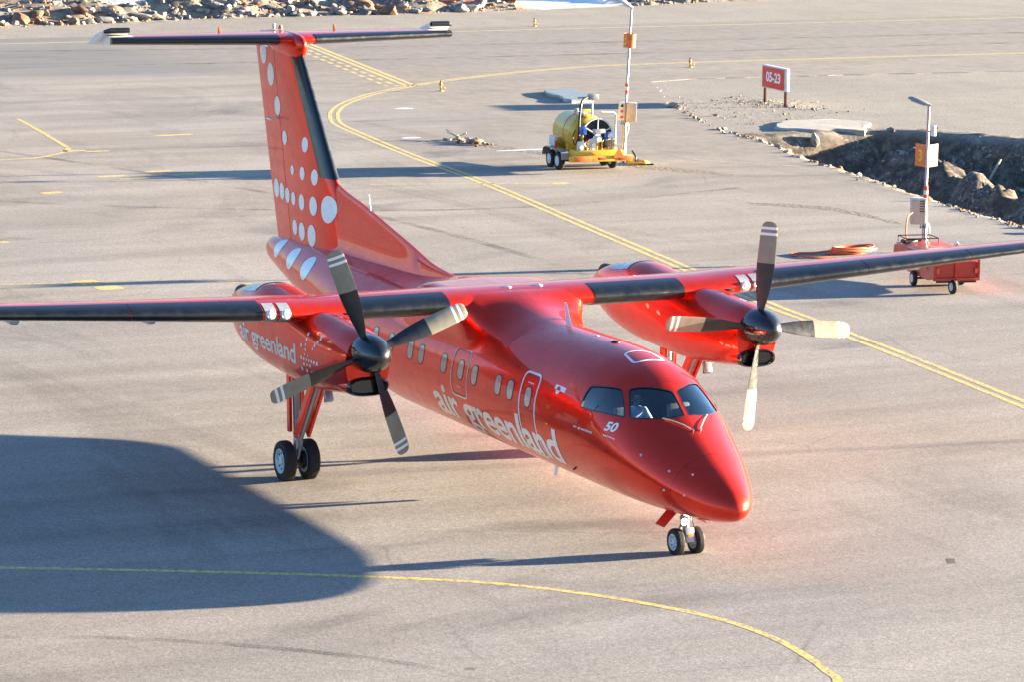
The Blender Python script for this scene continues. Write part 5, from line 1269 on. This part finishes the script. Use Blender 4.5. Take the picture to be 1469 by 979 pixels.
# --- signs
sg = thing('runway_sign', 'red runway sign reading 05-23 on two rusty posts in gravel', 'sign', (-60.3, 41.55, 0), 0)
a = Vector((-61.32, 41.55, 0))-Vector((-60.3, 41.55, 0)); b_ = Vector((-59.3, 41.36, 0))-Vector((-60.3, 41.55, 0))
dirv = (b_-a); ln = dirv.length; ang = math.atan2(dirv.y, dirv.x); Tb = Matrix.Translation((a+b_)/2) @ Matrix.Rotation(ang, 4, 'Z')
mb = MB(); mb.box((0, 0, 1.10), (ln+.24, .22, .95), 'white_matt', Tb, bev=.02); mb.build('sign_box', sg)
mb = MB(); mb.box((0, -.115, 1.10), (ln+.14, .012, .86), 'sign_red', Tb); mb.build('sign_face', sg)
digitT = Tb @ Matrix.Translation((0, -.125, 1.12)) @ Matrix.Rotation(rad(90), 4, 'X')
o = digit('05-23', .42, digitT @ Matrix.Scale(1.12, 4, (1, 0, 0)), 'white_decal', 'sign_text', sg)
for k in (-1, 1):
    mb = MB(); mb.box((k*ln/2, 0, .32), (.10, .10, .66), 'rust_post', Tb); mb.build('post', sg)
s2 = thing('far_sign', 'small red sign on two white posts at the foot of the far rocks', 'sign', (-114.9, 51.3, 0), 0)
mb = MB(); mb.box((0, 0, 1.35), (.12, 2.1, .9), 'sign_red', TR((0, 0, 0), rad(-20))); mb.build('sign_board', s2)
for k in (-.75, .75): mb = MB(); mb.box((0.0, k, .5), (.10, .14, 1.0), 'white_matt', TR((0, 0, 0), rad(-20))); mb.build('post', s2)
# --- taxiway edge lights
for (x, y), lab in (((-69.7, 30.41), 'small yellow taxiway edge light where the dashed holding lines meet the curve'), ((-76.95, 46.53), 'small yellow taxiway edge light on the shoulder left of the red runway sign'), ((-102.6, 50.86), 'small yellow taxiway edge light on the far side of the taxiway')):
    e = thing('edge_light', lab, 'taxiway light', (x, y, .02), 0, 'lights along the taxiway edge'); e.scale = (.8, .8, .85)
    mb = MB(); mb.lathe([(.15, 0), (.14, .03), (.05, .05), (.045, .26)], 'yellow_paint', 18); mb.tube([(.06, .1, .05), (.1, .22, .12), (.05, .2, .2)], .03, 'yellow_paint', 8); mb.build('base', e)
    mb = MB(); mb.lathe([(.075, .26), (.085, .30), (.08, .40), (.05, .46), (.001, .48)], 'orange_paint', 18); mb.lathe([(.045, .46), (.05, .52), (.001, .54)], 'dark_metal', 12); mb.build('lens', e)
# --- slabs and debris
def slab(name, P, z0, z1, mat, lab, seed, cat):
    Pj = jitter_poly(P, .3, .22, seed); n = len(Pj); mb = MB()
    cx, cy = np.mean([q[0] for q in Pj]), np.mean([q[1] for q in Pj])
    V = [(x, y, z0) for x, y in Pj]+[(x, y, z1-.04) for x, y in Pj]+[(cx+(x-cx)*.97, cy+(y-cy)*.97, z1+.05*pnoise(Vector((x*.7, y*.7, seed)))) for x, y in Pj]
    F = [[k, (k+1) % n, n+(k+1) % n, n+k] for k in range(n)]+[[n+k, n+(k+1) % n, 2*n+(k+1) % n, 2*n+k] for k in range(n)]+[[2*n+k for k in range(n)]]
    mb.add(V, F, mat, smooth=False); return tag(mb.build(name, angle=30), lab, cat)
slab('concrete_slab', [(-50.9, 36.3), (-52.6, 36.9), (-53.9, 38.3), (-53.8, 40.2), (-52.2, 40.9), (-50.9, 40.2), (-49.8, 39.3), (-50.2, 38.0)], -.3, .10, 'concrete', 'pale broken concrete slab at the near end of the ditch', 4, 'slab')
slab('concrete_cover', [(-67.51, 34.25), (-68.05, 35.68), (-65.2, 35.41), (-63.3, 34.4), (-63.1, 33.4), (-65.5, 33.7)], 0, .16, 'galvanised', 'flat pale cover slab on the ground behind the yellow trailer', 5, 'slab')
mb = MB()
for k in range(34):
    t = rr.random(); x = -52.3+2.5*t+rr.gauss(0, .18); y = 23.05+.35*t+rr.gauss(0, .22); r = .05*math.exp(rr.gauss(.5, .5)); V, F = small[rr.randrange(8)]
    mb.add(V, F, rr.choice(['rock_pale', 'rock_brown', 'wood']), TR((x, y, .03+r*.4), rr.uniform(0, 6)) @ Matrix.Scale(min(r, .2), 4))
for k in range(6): mb.tube([(-52.2+rr.random()*1.2, 22.8+rr.random()*.6, .05), (-52.6+rr.random()*1.6, 22.6+rr.random()*.9, .10+rr.random()*.35)], .022, 'wood', 6)
tag(mb.build('debris_pile', angle=60), 'small pile of dug-up rubble and sticks lying in the opening beside the curved yellow lines', 'rubble pile')
mb = MB(); mb.box((0, 0, .55), (.09, .05, 1.3), 'wood', Matrix.Translation((-42.8, 40.2, float(ground_z(-42.8, 40.2)))) @ Matrix.Rotation(rad(-32), 4, 'X')); tag(mb.build('wooden_stake'), 'bare wooden stake leaning in the shaded ditch', 'stake')
mb = MB(); V, F = rock_shape(.45, 90, 2, 1.1); mb.add(V, F, 'white_matt', TR((-118.5, 63.2, .3))); tag(mb.build('marker_stone', angle=60), 'small white marker standing on the far snow patch', 'marker')
